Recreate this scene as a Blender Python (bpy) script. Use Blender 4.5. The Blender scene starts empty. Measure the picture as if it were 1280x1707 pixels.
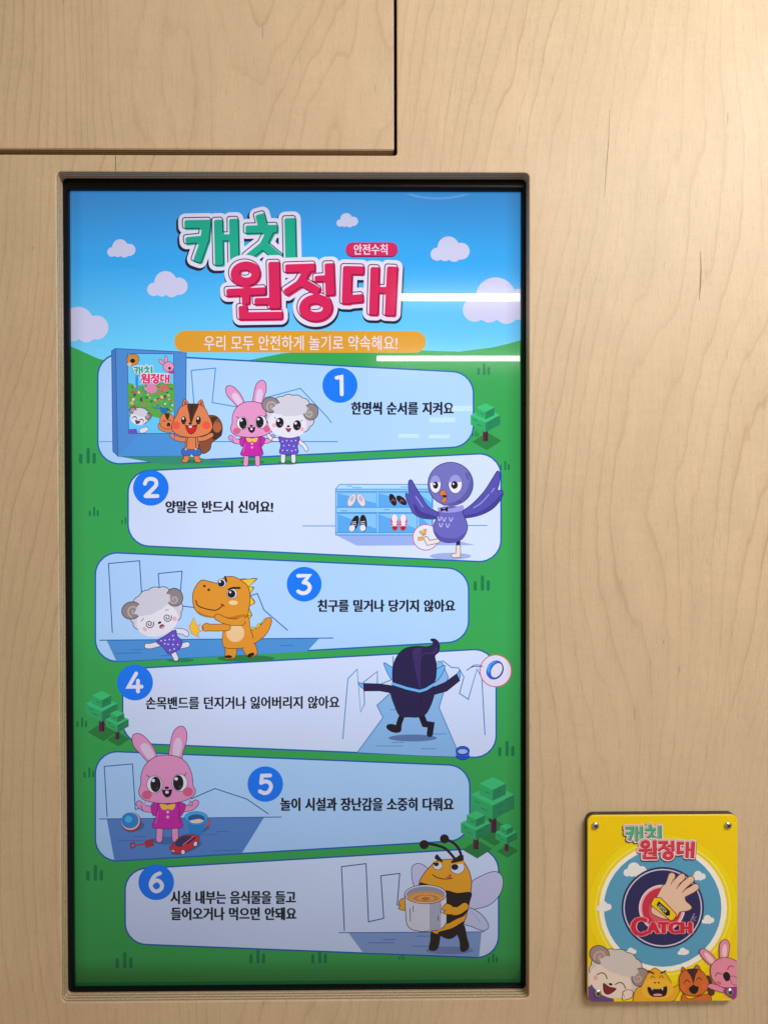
import bpy, bmesh, math, random
import numpy as np
from mathutils import Vector, Matrix
from mathutils.geometry import tessellate_polygon

scene = bpy.context.scene
col = scene.collection
random.seed(7)

# ------------------------------------------------------------------ camera
# photograph is 1280 x 1707; wall front is the plane y = 0, x right, z up, metres
ZC = 1.25                                   # height of the screen opening's centre
F_PX = 1280 * 24 / 25.96
CAM = Vector((0.0988, -0.8497, 0.1013 + ZC))
YAW, PITCH, ROLL = -0.00964, -0.01089, 0.0018
ROT = Matrix.Rotation(YAW, 3, 'Z') @ Matrix.Rotation(PITCH, 3, 'X') @ Matrix.Rotation(ROLL, 3, 'Y')
RI = ROT.transposed()
cd = bpy.data.cameras.new('camera'); cam = bpy.data.objects.new('camera', cd); col.objects.link(cam)
cd.sensor_fit = 'HORIZONTAL'; cd.sensor_width = 25.96; cd.lens = 24
cd.clip_start = 0.01; cd.clip_end = 100
cam.matrix_world = Matrix.Translation(CAM) @ (ROT @ Matrix.Rotation(math.pi / 2, 3, 'X')).to_4x4()
scene.camera = cam

# ------------------------------------------------------------------ light
w = bpy.data.worlds.new('World'); scene.world = w; w.use_nodes = True
bg = w.node_tree.nodes['Background']
bg.inputs[0].default_value = (1.0, 0.73, 0.44, 1); bg.inputs[1].default_value = 0.27
def area(name, loc, target, sx, sy, power, color):
    l = bpy.data.lights.new(name, 'AREA'); l.shape = 'RECTANGLE'; l.size = sx; l.size_y = sy
    l.energy = power; l.color = color
    o = bpy.data.objects.new(name, l); col.objects.link(o); o.location = loc
    o.rotation_euler = (Vector(target) - Vector(loc)).to_track_quat('-Z', 'Y').to_euler()
    return o
area('ceiling_light', (1.05, -1.15, ZC + 1.05), (0.45, 0.0, ZC + 0.0), 0.9, 0.35, 26, (0.985, 0.98, 0.97))
scene.view_settings.view_transform = 'Standard'; scene.view_settings.look = 'None'
scene.view_settings.exposure = 0; scene.view_settings.gamma = 1
scene.render.engine = 'CYCLES'
scene.cycles.max_bounces = 8; scene.cycles.transparent_max_bounces = 12

# ------------------------------------------------------------------ helpers
def ray(px, py):
    return ROT @ Vector(((px - 640) / F_PX, 1.0, -(py - 853.5) / F_PX))
def at(px, py, y):
    d = ray(px, py); t = (y - CAM.y) / d.y
    return CAM + d * t
def to_px(p):
    d = RI @ (Vector(p) - CAM)
    return (640 + F_PX * d.x / d.y, 853.5 - F_PX * d.z / d.y)
def lin(c):
    return tuple(((v / 255) / 12.92 if v / 255 <= 0.04045 else ((v / 255 + 0.055) / 1.055) ** 2.4) for v in c)
def tag(o, label, cat, group=None):
    o['label'] = label; o['category'] = cat
    if group: o['group'] = group
    return o
def empty(name, loc=(0, 0, 0)):
    o = bpy.data.objects.new(name, None); o.empty_display_size = 0.05; col.objects.link(o); o.location = loc
    return o
def link(name, me, mats, parent=None, smooth=False):
    o = bpy.data.objects.new(name, me); col.objects.link(o)
    for m in (mats if isinstance(mats, (list, tuple)) else [mats]): me.materials.append(m)
    if smooth:
        for p in me.polygons: p.use_smooth = True
    if parent is not None:
        o.parent = parent
        o.matrix_parent_inverse = Matrix.Translation(-Vector(parent.location)) if parent.parent is None else Matrix()
    return o
def from_bm(name, bm, mats, parent=None, smooth=False):
    me = bpy.data.meshes.new(name); bm.to_mesh(me); bm.free()
    return link(name, me, mats, parent, smooth)
def box_bm(x0, x1, y0, y1, z0, z1, bev=0.0, seg=2):
    bm = bmesh.new(); bmesh.ops.create_cube(bm, size=1)
    for v in bm.verts:
        v.co = ((x0 + x1) / 2 + v.co.x * (x1 - x0), (y0 + y1) / 2 + v.co.y * (y1 - y0), (z0 + z1) / 2 + v.co.z * (z1 - z0))
    if bev: bmesh.ops.bevel(bm, geom=bm.edges[:] , offset=bev, segments=seg, affect='EDGES')
    return bm

# ------------------------------------------------------------------ materials
def new_mat(name):
    m = bpy.data.materials.new(name); m.use_nodes = True; nt = m.node_tree
    return m, nt, nt.nodes['Principled BSDF'], nt.nodes['Material Output']
def N(nt, kind, **kw):
    n = nt.nodes.new(kind)
    for k, v in kw.items(): setattr(n, k, v)
    return n
def math_node(nt, op, a, b=None, c=None):
    n = N(nt, 'ShaderNodeMath', operation=op)
    for i, v in enumerate((a, b, c)):
        if v is None: continue
        if isinstance(v, (int, float)): n.inputs[i].default_value = v
        else: nt.links.new(v, n.inputs[i])
    return n.outputs[0]
def ramp(nt, fac, stops):
    r = N(nt, 'ShaderNodeValToRGB'); el = r.color_ramp.elements
    while len(el) < len(stops): el.new(0.5)
    for e, (p, c) in zip(el, stops):
        e.position = p; e.color = (*c, 1) if len(c) == 3 else c
    nt.links.new(fac, r.inputs[0]); return r.outputs[0]
def noise(nt, vec, scale, detail=3, rough=0.5, dist=0.0):
    n = N(nt, 'ShaderNodeTexNoise'); nt.links.new(vec, n.inputs['Vector'])
    n.inputs['Scale'].default_value = scale; n.inputs['Detail'].default_value = detail
    n.inputs['Roughness'].default_value = rough; n.inputs['Distortion'].default_value = dist
    return n.outputs['Fac']

def mix_col(nt, fac, a, b, mode='MIX'):
    n = N(nt, 'ShaderNodeMix', data_type='RGBA', blend_type=mode)
    for s, v in ((n.inputs['Factor'], fac), (n.inputs['A'], a), (n.inputs['B'], b)):
        if isinstance(v, (int, float)): s.default_value = v
        elif isinstance(v, tuple): s.default_value = (*v, 1)
        else: nt.links.new(v, s)
    return n.outputs['Result']

def birch(name, seed, freq=46, amp=22, shear=0.10):
    m, nt, bs, out = new_mat(name); L = nt.links
    g = N(nt, 'ShaderNodeNewGeometry'); sep = N(nt, 'ShaderNodeSeparateXYZ'); L.new(g.outputs['Position'], sep.inputs[0])
    x, z = sep.outputs[0], sep.outputs[2]
    def vec(sx, sz, off=0.0):
        c = N(nt, 'ShaderNodeCombineXYZ')
        L.new(math_node(nt, 'MULTIPLY', x, sx), c.inputs[0]); L.new(math_node(nt, 'MULTIPLY', z, sz), c.inputs[1])
        c.inputs[2].default_value = seed + off
        return c.outputs[0]
    # growth rings: contours of a stretched noise field
    big = noise(nt, vec(3.0, 1.15), 1.0, 1.0, 0.4)
    med = noise(nt, vec(9.0, 3.4, 3.1), 1.0, 2.0, 0.5)
    jit = noise(nt, vec(60, 30, 5.7), 1.0, 2.0, 0.5)
    f = math_node(nt, 'MULTIPLY', math_node(nt, 'SUBTRACT', x, math_node(nt, 'MULTIPLY', z, shear)), freq)
    f = math_node(nt, 'MULTIPLY_ADD', big, amp, f)
    f = math_node(nt, 'MULTIPLY_ADD', med, 2.0, f)
    f = math_node(nt, 'MULTIPLY_ADD', jit, 0.30, f)
    f = math_node(nt, 'MULTIPLY_ADD', noise(nt, vec(34, 1.3, 7.7), 1.0, 1.0, 0.5), 1.5, f)
    s = math_node(nt, 'FRACT', f)
    wn = N(nt, 'ShaderNodeTexWhiteNoise', noise_dimensions='1D'); L.new(math_node(nt, 'FLOOR', f), wn.inputs['W'])
    line = ramp(nt, s, [(0.0, (0.55,) * 3), (0.04, (0.1,) * 3), (0.25, (0,) * 3), (0.62, (0.04,) * 3), (0.86, (0.30,) * 3), (0.955, (1,) * 3), (1.0, (0.6,) * 3)])
    strength = math_node(nt, 'MULTIPLY', line, math_node(nt, 'MULTIPLY_ADD', noise(nt, vec(5, 2.5, 9.0), 1.0, 3.0, 0.6), 1.2, -0.22))
    strength = math_node(nt, 'MULTIPLY', math_node(nt, 'MAXIMUM', strength, 0.0), math_node(nt, 'MULTIPLY_ADD', wn.outputs['Value'], 0.9, 0.6))
    base = ramp(nt, noise(nt, vec(4.2, 2.2, 12.0), 1.0, 3.0, 0.55), [(0.3, (0.630, 0.492, 0.320)), (0.5, (0.645, 0.498, 0.330)), (0.72, (0.654, 0.486, 0.328))])
    c = mix_col(nt, math_node(nt, 'MULTIPLY', strength, 0.78), base, (0.41, 0.27, 0.150))
    fib = noise(nt, vec(430, 22, 1.0), 1.0, 4.0, 0.75)
    c = mix_col(nt, 1.0, c, ramp(nt, fib, [(0.25, (0.955, 0.945, 0.935)), (0.55, (1.0, 1.0, 1.0)), (0.8, (1.03, 1.03, 1.03))]), 'MULTIPLY')
    grain = noise(nt, vec(900, 700, 2.0), 1.0, 1.0, 0.6)
    c = mix_col(nt, 1.0, c, ramp(nt, grain, [(0.25, (0.94,) * 3), (0.75, (1.055,) * 3)]), 'MULTIPLY')
    mott = noise(nt, vec(30, 10, 4.0), 1.0, 3.0, 0.6)
    c = mix_col(nt, 1.0, c, ramp(nt, mott, [(0.3, (0.955, 0.95, 0.94)), (0.7, (1.03, 1.03, 1.03))]), 'MULTIPLY')
    tex = noise(nt, vec(26, 120, 14.0), 1.0, 2.0, 0.6)     # cross figure
    c = mix_col(nt, 1.0, c, ramp(nt, tex, [(0.3, (0.982,) * 3), (0.7, (1.015,) * 3)]), 'MULTIPLY')
    pore = ramp(nt, noise(nt, vec(650, 60, 31.0), 1.0, 1.0, 0.5), [(0.60, (1.0,) * 3), (0.76, (0.91, 0.895, 0.875))])
    c = mix_col(nt, 1.0, c, pore, 'MULTIPLY')
    fleck = ramp(nt, noise(nt, vec(210, 24, 21.0), 1.0, 1.0, 0.5), [(0.785, (0,) * 3), (0.84, (1,) * 3)])
    c = mix_col(nt, math_node(nt, 'MULTIPLY', fleck, 0.45), c, (0.19, 0.12, 0.075))
    L.new(c, bs.inputs['Base Color'])
    bs.inputs['Roughness'].default_value = 0.48; bs.inputs['Specular IOR Level'].default_value = 0.3
    b = N(nt, 'ShaderNodeBump'); b.inputs['Strength'].default_value = 0.04; b.inputs['Distance'].default_value = 0.0004
    L.new(fib, b.inputs['Height']); L.new(b.outputs[0], bs.inputs['Normal'])
    return m

def ply_edge(name):
    m, nt, bs, out = new_mat(name); L = nt.links
    g = N(nt, 'ShaderNodeNewGeometry'); sep = N(nt, 'ShaderNodeSeparateXYZ'); L.new(g.outputs['Position'], sep.inputs[0])
    n1 = noise(nt, g.outputs['Position'], 60, 3, 0.6)
    y = math_node(nt, 'MULTIPLY_ADD', n1, 0.0007, sep.outputs[1])
    s = math_node(nt, 'FRACT', math_node(nt, 'MULTIPLY', y, 1 / 0.0046))
    c = ramp(nt, s, [(0.0, (0.74, 0.58, 0.40)), (0.50, (0.70, 0.53, 0.35)), (0.55, (0.20, 0.11, 0.06)), (0.62, (0.48, 0.32, 0.19)), (0.90, (0.44, 0.28, 0.165)), (0.95, (0.14, 0.08, 0.045)), (1.0, (0.72, 0.55, 0.38))])
    c = mix_col(nt, 1.0, c, ramp(nt, noise(nt, g.outputs['Position'], 340, 3, 0.6), [(0.3, (0.72,) * 3), (0.7, (1.1,) * 3)]), 'MULTIPLY')
    L.new(c, bs.inputs['Base Color']); bs.inputs['Roughness'].default_value = 0.6
    bs.inputs['Specular IOR Level'].default_value = 0.25
    return m

def plain(name, c, rough=0.5, metal=0.0, spec=0.5, coat=0.0, bump=0.0):
    m, nt, bs, out = new_mat(name)
    bs.inputs['Base Color'].default_value = (*c, 1); bs.inputs['Roughness'].default_value = rough
    bs.inputs['Metallic'].default_value = metal; bs.inputs['Specular IOR Level'].default_value = spec
    bs.inputs['Coat Weight'].default_value = coat; bs.inputs['Coat Roughness'].default_value = 0.04
    g = N(nt, 'ShaderNodeNewGeometry'); n = noise(nt, g.outputs['Position'], 180, 3, 0.6)
    nt.links.new(math_node(nt, 'MULTIPLY_ADD', n, 0.14, rough - 0.07), bs.inputs['Roughness'])
    if bump:
        b = N(nt, 'ShaderNodeBump'); b.inputs['Strength'].default_value = bump; b.inputs['Distance'].default_value = 0.0005
        nt.links.new(n, b.inputs['Height']); nt.links.new(b.outputs[0], bs.inputs['Normal'])
    return m

M_WALL = birch('birch_wall', 3.7, freq=64, amp=20, shear=0.10)
M_DOOR = birch('birch_door', 18.3, freq=44, amp=32, shear=-0.02)
M_EDGE = ply_edge('plywood_edge')
M_DARK = plain('dark_cavity', (0.02, 0.016, 0.014), 0.8)
M_BEZEL = plain('black_plastic', (0.004, 0.005, 0.008), 0.30, spec=0.18)
M_CRACK = plain('crack_brown', (0.24, 0.155, 0.09), 0.8)
M_SEAM = plain('seam_brown', (0.10, 0.055, 0.025), 0.8)
M_STEEL = plain('screw_steel', (0.78, 0.78, 0.80), 0.30, metal=1.0)
M_BACK = plain('black_acrylic', (0.012, 0.011, 0.011), 0.25)

# display backlight: viewing-angle falloff painted into the emission, weaker towards lower edge and rim
def dimming_group(x0, x1, z0, z1):
    g = bpy.data.node_groups.new('painted_dimming', 'ShaderNodeTree')
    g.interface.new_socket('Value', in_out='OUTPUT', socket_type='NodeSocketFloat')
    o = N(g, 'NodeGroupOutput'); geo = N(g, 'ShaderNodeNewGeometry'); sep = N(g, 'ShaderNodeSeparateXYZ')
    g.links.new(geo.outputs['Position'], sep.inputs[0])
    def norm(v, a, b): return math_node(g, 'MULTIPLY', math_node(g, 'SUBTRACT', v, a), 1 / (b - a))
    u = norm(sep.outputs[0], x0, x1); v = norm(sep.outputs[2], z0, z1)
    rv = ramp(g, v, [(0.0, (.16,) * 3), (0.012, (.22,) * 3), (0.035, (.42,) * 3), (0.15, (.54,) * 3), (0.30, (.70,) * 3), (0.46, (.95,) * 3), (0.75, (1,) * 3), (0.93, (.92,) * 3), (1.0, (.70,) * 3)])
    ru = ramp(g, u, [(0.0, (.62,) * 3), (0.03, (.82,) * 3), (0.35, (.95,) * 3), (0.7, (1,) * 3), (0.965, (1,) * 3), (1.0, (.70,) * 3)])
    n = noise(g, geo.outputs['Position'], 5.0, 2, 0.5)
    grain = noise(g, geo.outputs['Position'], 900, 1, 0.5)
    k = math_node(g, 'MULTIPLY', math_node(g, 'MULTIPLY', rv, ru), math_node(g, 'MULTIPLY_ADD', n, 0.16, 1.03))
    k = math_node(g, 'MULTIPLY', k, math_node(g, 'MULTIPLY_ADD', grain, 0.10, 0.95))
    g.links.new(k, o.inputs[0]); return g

# ------------------------------------------------------------------ measured positions
def rect_from(c, y):
    p = [at(*q, y) for q in c]
    return ((p[0].x + p[2].x) / 2, (p[1].x + p[3].x) / 2, (p[2].z + p[3].z) / 2, (p[0].z + p[1].z) / 2)
HX0, HX1, HZ0, HZ1 = rect_from([(93, 283.7), (881, 289), (103.4, 1671), (882.5, 1666.5)], 0.0)
Y_ART = 0.0265
SX0, SX1, SZ0, SZ1 = rect_from([(116.3, 316.5), (867.5, 322), (126, 1644), (867, 1639)], Y_ART)
TH = 0.018

# ------------------------------------------------------------------ plywood wall
def rrect(x0, x1, z0, z1, r, n=6):
    pts = []
    for cx, cz, a0 in ((x1 - r, z1 - r, 0), (x0 + r, z1 - r, 90), (x0 + r, z0 + r, 180), (x1 - r, z0 + r, 270)):
        for i in range(n + 1):
            a = math.radians(a0 + 90 * i / n); pts.append((cx + r * math.cos(a), cz + r * math.sin(a)))
    return pts
PROFILE = [(0.0012, 0.0), (0.00035, 0.00035), (0.0, 0.0012), (0.0, TH)]
nx = at(661.5, 130, 0).x; nz = (at(0, 255.5, 0).z + at(650, 259.5, 0).z) / 2     # cut-out for the panel
WX0, WX1, WZ0, WZ1 = -0.85, 1.05, ZC - 0.80, ZC + 1.0
def outer(e):
    r = 0.0035; pts = [(WX0, nz - e), (WX0, WZ0), (WX1, WZ0), (WX1, WZ1), (nx + e, WZ1)]
    cx, cz = nx - r, nz + r
    for i in range(7):
        a = math.radians(0 - 90 * i / 6); pts.append((cx + (r + e) * math.cos(a), cz + (r + e) * math.sin(a)))
    return pts
def wall_mesh():
    V, Fc, mi = [], [], []
    def ring(pts, y):
        i = len(V); V.extend([(p[0], y, p[1]) for p in pts]); return list(range(i, i + len(pts)))
    H = [ring(rrect(HX0 - e, HX1 + e, HZ0 - e, HZ1 + e, 0.0055 + e), y) for e, y in PROFILE]
    O = [ring(outer(e), y) for e, y in PROFILE]
    front = O[0] + H[0]
    tri = tessellate_polygon([[Vector((V[i][0], V[i][2], 0)) for i in O[0]], [Vector((V[i][0], V[i][2], 0)) for i in H[0]]])
    for t in tri:
        a, b, c = [front[i] for i in t]
        n = (Vector(V[b]) - Vector(V[a])).cross(Vector(V[c]) - Vector(V[a]))
        Fc.append((a, b, c) if n.y < 0 else (a, c, b)); mi.append(0)
    for rings, flip in ((H, False), (O, True)):
        for k in range(len(rings) - 1):
            A, B = rings[k], rings[k + 1]
            for i in range(len(A)):
                j = (i + 1) % len(A); f = (A[i], A[j], B[j], B[i])
                Fc.append(f[::-1] if flip else f); mi.append(0 if k < 2 else 1)
    me = bpy.data.meshes.new('board'); me.from_pydata(V, [], Fc); me.update()
    for p, m in zip(me.polygons, mi): p.material_index = m
    return me
wall = empty('plywood_wall', (0, 0.02, WZ0))
tag(wall, 'pale birch plywood wall with cut-out opening around the tall screen', 'wall')
link('board', wall_mesh(), [M_WALL, M_EDGE], wall)
from_bm('backing', box_bm(WX0, WX1, 0.045, 0.055, WZ0, WZ1), M_DARK, wall)
# veneer joint and splits in the face veneer
def sliver(name, pts, width, mat, parent, y=-0.00006):
    V, Fc = [], []
    n = len(pts)
    for i, (px, py) in enumerate(pts):
        t = i / (n - 1); hw = width * (math.sin(math.pi * min(max(t, .04), .96)) ** .5) / 2 if name != 'seam' else width / 2
        a = at(px - hw, py, y); b = at(px + hw, py, y); V += [a, b]
        if i: k = 2 * i; Fc.append((k - 2, k - 1, k + 1, k))
    me = bpy.data.meshes.new(name); me.from_pydata(V, [], Fc); me.update()
    return link(name, me, mat, parent)
sliver('seam', [(192.6, 258.6), (192.4, 284.6)], 1.1, M_SEAM, wall)
for pts, wd in ([[(1016, 182), (1014.5, 230), (1011.5, 270), (1008.6, 305), (1007.5, 330)], 1.0],
                [[(1167.5, 418), (1168.3, 450), (1167, 478), (1165.5, 500)], 2.0], [[(1106.5, 437), (1106.6, 447)], 1.6],
                [[(1096, 478), (1096.4, 489)], 1.0], [[(1057.6, 1180), (1058, 1200)], 1.9], [[(966.8, 1280), (966.6, 1308)], 1.0],
                [[(1178, 930), (1178.4, 938)], 1.6], [[(1177.5, 1244), (1177.7, 1264)], 0.9], [[(917.4, 36), (917.7, 46)], 1.2],
                [[(54, 410), (54.3, 416)], 1.8], [[(13, 494), (13.2, 502)], 1.5], [[(884.4, 1207), (884.6, 1216)], 1.6], [[(1107, 1066), (1105, 1074)], 2.2]):
    sliver('crack', pts, wd, M_CRACK, wall)

# access panel in the cut-out
px1 = at(656.5, 130, 0).x; pz0 = (at(0, 248.2, 0).z + at(650, 248.5, 0).z) / 2
door = empty('access_panel', (0, 0.02, pz0))
tag(door, 'birch plywood access panel set into a dark gap above the screen', 'panel')
bm = box_bm(WX0, px1, 0.0, TH, pz0, WZ1, 0.0009, 2)
me_d = bpy.data.meshes.new('panel_board'); bm.to_mesh(me_d); bm.free()
ob = link('panel_board', me_d, [M_DOOR, M_EDGE], door)
for p in me_d.polygons: p.material_index = 0 if p.normal.y < -0.5 else 1
# near-black sheet added to stand for the shade in the gap
from_bm('gap_shade_sheet', box_bm(WX0, nx + 0.012, TH + 0.002, TH + 0.006, nz - 0.012, WZ1), M_DARK, door)

# ------------------------------------------------------------------ flat artwork builder
TRI_CLIP_EPS = 1e-6
def catmull(pts, closed=True, n=6):
    out = []; m = len(pts)
    rng = range(m) if closed else range(m - 1)
    for i in rng:
        if closed: p0, p1, p2, p3 = pts[(i - 1) % m], pts[i], pts[(i + 1) % m], pts[(i + 2) % m]
        else: p0, p1, p2, p3 = pts[max(i - 1, 0)], pts[i], pts[i + 1], pts[min(i + 2, m - 1)]
        for k in range(n):
            t = k / n; t2, t3 = t * t, t * t * t
            out.append(tuple(0.5 * (2 * p1[d] + (p2[d] - p0[d]) * t + (2 * p0[d] - 5 * p1[d] + 4 * p2[d] - p3[d]) * t2 + (3 * p1[d] - p0[d] - 3 * p2[d] + p3[d]) * t3) for d in (0, 1)))
    if not closed: out.append(tuple(pts[-1]))
    return out
def ellipse(cx, cy, rx, ry=None, rot=0, n=40):
    ry = rx if ry is None else ry; c, s = math.cos(math.radians(rot)), math.sin(math.radians(rot)); o = []
    for i in range(n):
        a = 2 * math.pi * i / n; x, y = rx * math.cos(a), ry * math.sin(a); o.append((cx + x * c - y * s, cy + x * s + y * c))
    return o
def round_poly(pts, r, n=7):
    out = []; m = len(pts)
    for i in range(m):
        p0, p, p1 = Vector(pts[i - 1]), Vector(pts[i]), Vector(pts[(i + 1) % m])
        a, b = (p0 - p).normalized(), (p1 - p).normalized(); ang = a.angle(b); d = r / math.tan(ang / 2)
        q0, q1 = p + a * d, p + b * d
        for k in range(n + 1):
            t = k / n
            c = p + (a + b).normalized() * (r / math.sin(ang / 2))
            v = (q0 - c).lerp(q1 - c, t).normalized() * r
            out.append(tuple(c + v))
    return out

class T2:
    """maps drawing coordinates to photograph pixels"""
    def __init__(s, fn, k): s.fn = fn; s.k = k
    def __call__(s, p): return s.fn(p)
def zoom(x0, y0, k): return T2(lambda p: (x0 + p[0] / k, y0 + p[1] / k), 1 / k)
def compose(outer_t, scale, tx, ty, rot=0, px=0, py=0, flip=False):
    c, s = math.cos(math.radians(rot)) * scale, math.sin(math.radians(rot)) * scale
    def fn(p):
        x, y = p[0] - px, p[1] - py
        if flip: x = -x
        return outer_t((tx + x * c - y * s, ty + x * s + y * c))
    return T2(fn, outer_t.k * scale)
ID = T2(lambda p: p, 1.0)

class Surface:
    def __init__(s, y, step, clip, mat): s.y, s.step, s.clip, s.mat = y, step, clip, mat
class Art:
    def __init__(s, surf, name, parent, level, t=ID):
        s.surf, s.name, s.parent, s.level, s.t = surf, name, parent, level, t
        s.V, s.F, s.M, s.cols, s.n = [], [], [], [], 0
    def _col(s, c):
        if c not in s.cols: s.cols.append(c)
        return s.cols.index(c)
    def _tris(s, tris, c):
        """tris already in photograph pixels"""
        y = s.surf.y - (s.level + s.n) * s.surf.step; s.n += 1; mi = s._col(c); clip = s.surf.clip
        idx = {}
        for t in tris:
            poly = list(t)
            if clip:
                for i in range(len(clip)):
                    a, b = clip[i], clip[(i + 1) % len(clip)]
                    def side(p): return (b[0] - a[0]) * (p[1] - a[1]) - (b[1] - a[1]) * (p[0] - a[0])
                    d = [side(p) for p in poly]
                    if min(d) >= 0: continue
                    new = []
                    for j in range(len(poly)):
                        p, q = poly[j - 1], poly[j]; dp, dq = d[j - 1], d[j]
                        if (dp >= 0) != (dq >= 0):
                            u = dp / (dp - dq); new.append((p[0] + (q[0] - p[0]) * u, p[1] + (q[1] - p[1]) * u))
                        if dq >= 0: new.append(q)
                    poly = new
                    if len(poly) < 3: break
            if len(poly) < 3: continue
            f = []
            for p in poly:
                k = (round(p[0], 3), round(p[1], 3))
                if k not in idx: idx[k] = len(s.V); s.V.append(at(p[0], p[1], y))
                if not f or f[-1] != idx[k]: f.append(idx[k])
            if len(f) > 2 and f[0] == f[-1]: f.pop()
            if len(set(f)) == len(f) and len(f) > 2:
                ar = sum(poly[i - 1][0] * poly[i][1] - poly[i][0] * poly[i - 1][1] for i in range(len(poly)))
                s.F.append(f if ar < 0 else f[::-1]); s.M.append(mi)
    def poly(s, pts, c, ol=None, lw=1.1, smooth=False, n=6, holes=None):
        if smooth: pts = catmull(pts, True, n)
        q = [s.t(p) for p in pts]
        loops = [[Vector((*p, 0)) for p in q]]; allp = list(q)
        for h in holes or []:
            hq = [s.t(p) for p in h]; loops.append([Vector((*p, 0)) for p in hq]); allp += hq
        s._tris([[allp[i] for i in t] for t in tessellate_polygon(loops)], c)
        if ol: s._ribbon(q, lw, ol, True)
    def sm(s, pts, c, ol=None, lw=1.1): s.poly(pts, c, ol, lw, True)
    def ell(s, cx, cy, rx, ry=None, c=None, rot=0, ol=None, lw=1.1): s.poly(ellipse(cx, cy, rx, ry, rot), c, ol, lw)
    def _ribbon(s, q, wpx, c, closed, cap=True):
        P = []
        for p in q:
            if not P or (Vector(p) - Vector(P[-1])).length > 1e-4: P.append(tuple(p))
        if closed and len(P) > 2 and (Vector(P[0]) - Vector(P[-1])).length < 1e-4: P.pop()
        n = len(P); tr = []; h = wpx / 2; L, R = [], []
        for i in range(n):
            a = Vector(P[i - 1]) if (closed or i) else None; b = Vector(P[(i + 1) % n]) if (closed or i < n - 1) else None; p = Vector(P[i])
            d0 = (p - a).normalized() if a is not None else None; d1 = (b - p).normalized() if b is not None else None
            d0 = d0 or d1; d1 = d1 or d0
            m = d0 + d1
            if m.length < 0.2: m = d1
            m.normalize(); nn = Vector((-m.y, m.x)); k = h / max(0.55, nn.dot(Vector((-d1.y, d1.x))))
            L.append(tuple(p + nn * k)); R.append(tuple(p - nn * k))
        for i in range(n if closed else n - 1):
            j = (i + 1) % n; tr += [(L[i], R[i], R[j]), (L[i], R[j], L[j])]
        if not closed and cap:
            for e, o in ((0, 1), (n - 1, n - 2)):
                d = (Vector(P[e]) - Vector(P[o])).normalized(); nn = Vector((-d.y, d.x)); arc = []
                for k in range(7):
                    a = math.pi * k / 6; arc.append(tuple(Vector(P[e]) + nn * (h * math.cos(a)) + d * (h * math.sin(a))))
                for k in range(1, 6): tr.append((arc[0], arc[k], arc[k + 1]))
        s._tris(tr, c)
    def line(s, pts, wd, c, smooth=False, closed=False, cap=True):
        """wd in photograph pixels"""
        if smooth: pts = catmull(pts, closed, 6)
        s._ribbon([s.t(p) for p in pts], wd, c, closed, cap)
    def limb(s, pts, wd, c, ol=None, lw=1.0, smooth=True):
        """wd in drawing units"""
        k = s.t.k
        if ol: s.line(pts, wd * k + 2 * lw, ol, smooth)
        s.line(pts, wd * k, c, smooth)
    def sdf(s, fn, box, h, c):
        """filled contour of a signed distance field given in drawing units"""
        x0, y0, x1, y1 = box; nx_, ny_ = int((x1 - x0) / h) + 1, int((y1 - y0) / h) + 1
        X, Y = np.meshgrid(x0 + np.arange(nx_ + 1) * h, y0 + np.arange(ny_ + 1) * h); D = fn(X, Y)
        ins = D < 0; tr = []
        cnt = ins[:-1, :-1].astype(int) + ins[:-1, 1:] + ins[1:, :-1] + ins[1:, 1:]
        for r in range(ny_):
            row = cnt[r]
            if not row.any(): continue
            full = np.concatenate(([0], (row == 4).astype(int), [0])); dd = np.diff(full); a = np.where(dd == 1)[0]; b = np.where(dd == -1)[0]
            for i, j in zip(a, b):
                q = [s.t(p) for p in ((X[r, i], Y[r, i]), (X[r, j], Y[r, j]), (X[r + 1, j], Y[r + 1, j]), (X[r + 1, i], Y[r + 1, i]))]
                tr.append(q)
            for i in np.where((row > 0) & (row < 4))[0]:
                P = [(X[r, i], Y[r, i], D[r, i]), (X[r, i + 1], Y[r, i + 1], D[r, i + 1]), (X[r + 1, i + 1], Y[r + 1, i + 1], D[r + 1, i + 1]), (X[r + 1, i], Y[r + 1, i], D[r + 1, i])]
                o = []
                for k in range(4):
                    p, q = P[k - 1], P[k]
                    if (p[2] < 0) != (q[2] < 0):
                        u = p[2] / (p[2] - q[2]); o.append((p[0] + (q[0] - p[0]) * u, p[1] + (q[1] - p[1]) * u))
                    if q[2] < 0: o.append((q[0], q[1]))
                if len(o) > 2: tr.append([s.t(p) for p in o])
        s._tris(tr, c)
    def text(s, body, x0, x1, y0, y1, c, bold=0.0, slant=0.0, dy=0.0, spacing=1.0):
        """lettering fitted to a box in drawing units (y0 top, y1 bottom)"""
        cu = bpy.data.curves.new('lettering', 'FONT'); cu.body = body; cu.resolution_u = 3; cu.space_word = spacing
        o = bpy.data.objects.new('lettering', cu); col.objects.link(o)
        dg = bpy.context.evaluated_depsgraph_get(); dg.update()
        me = bpy.data.meshes.new_from_object(o.evaluated_get(dg))
        vs = [v.co.copy() for v in me.vertices]; fs = [tuple(p.vertices) for p in me.polygons]
        bpy.data.objects.remove(o); bpy.data.meshes.remove(me); bpy.data.curves.remove(cu)
        ax, bx = min(v.x for v in vs), max(v.x for v in vs); ay, by = min(v.y for v in vs), max(v.y for v in vs)
        def mp(v):
            tx = (v.x - ax) / (bx - ax); ty = (v.y - ay) / (by - ay)
            return s.t((x0 + tx * (x1 - x0) + slant * (ty - .5) * (y1 - y0), y1 + (y0 - y1) * ty + dy * (tx - .5)))
        q = [mp(v) for v in vs]
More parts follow.
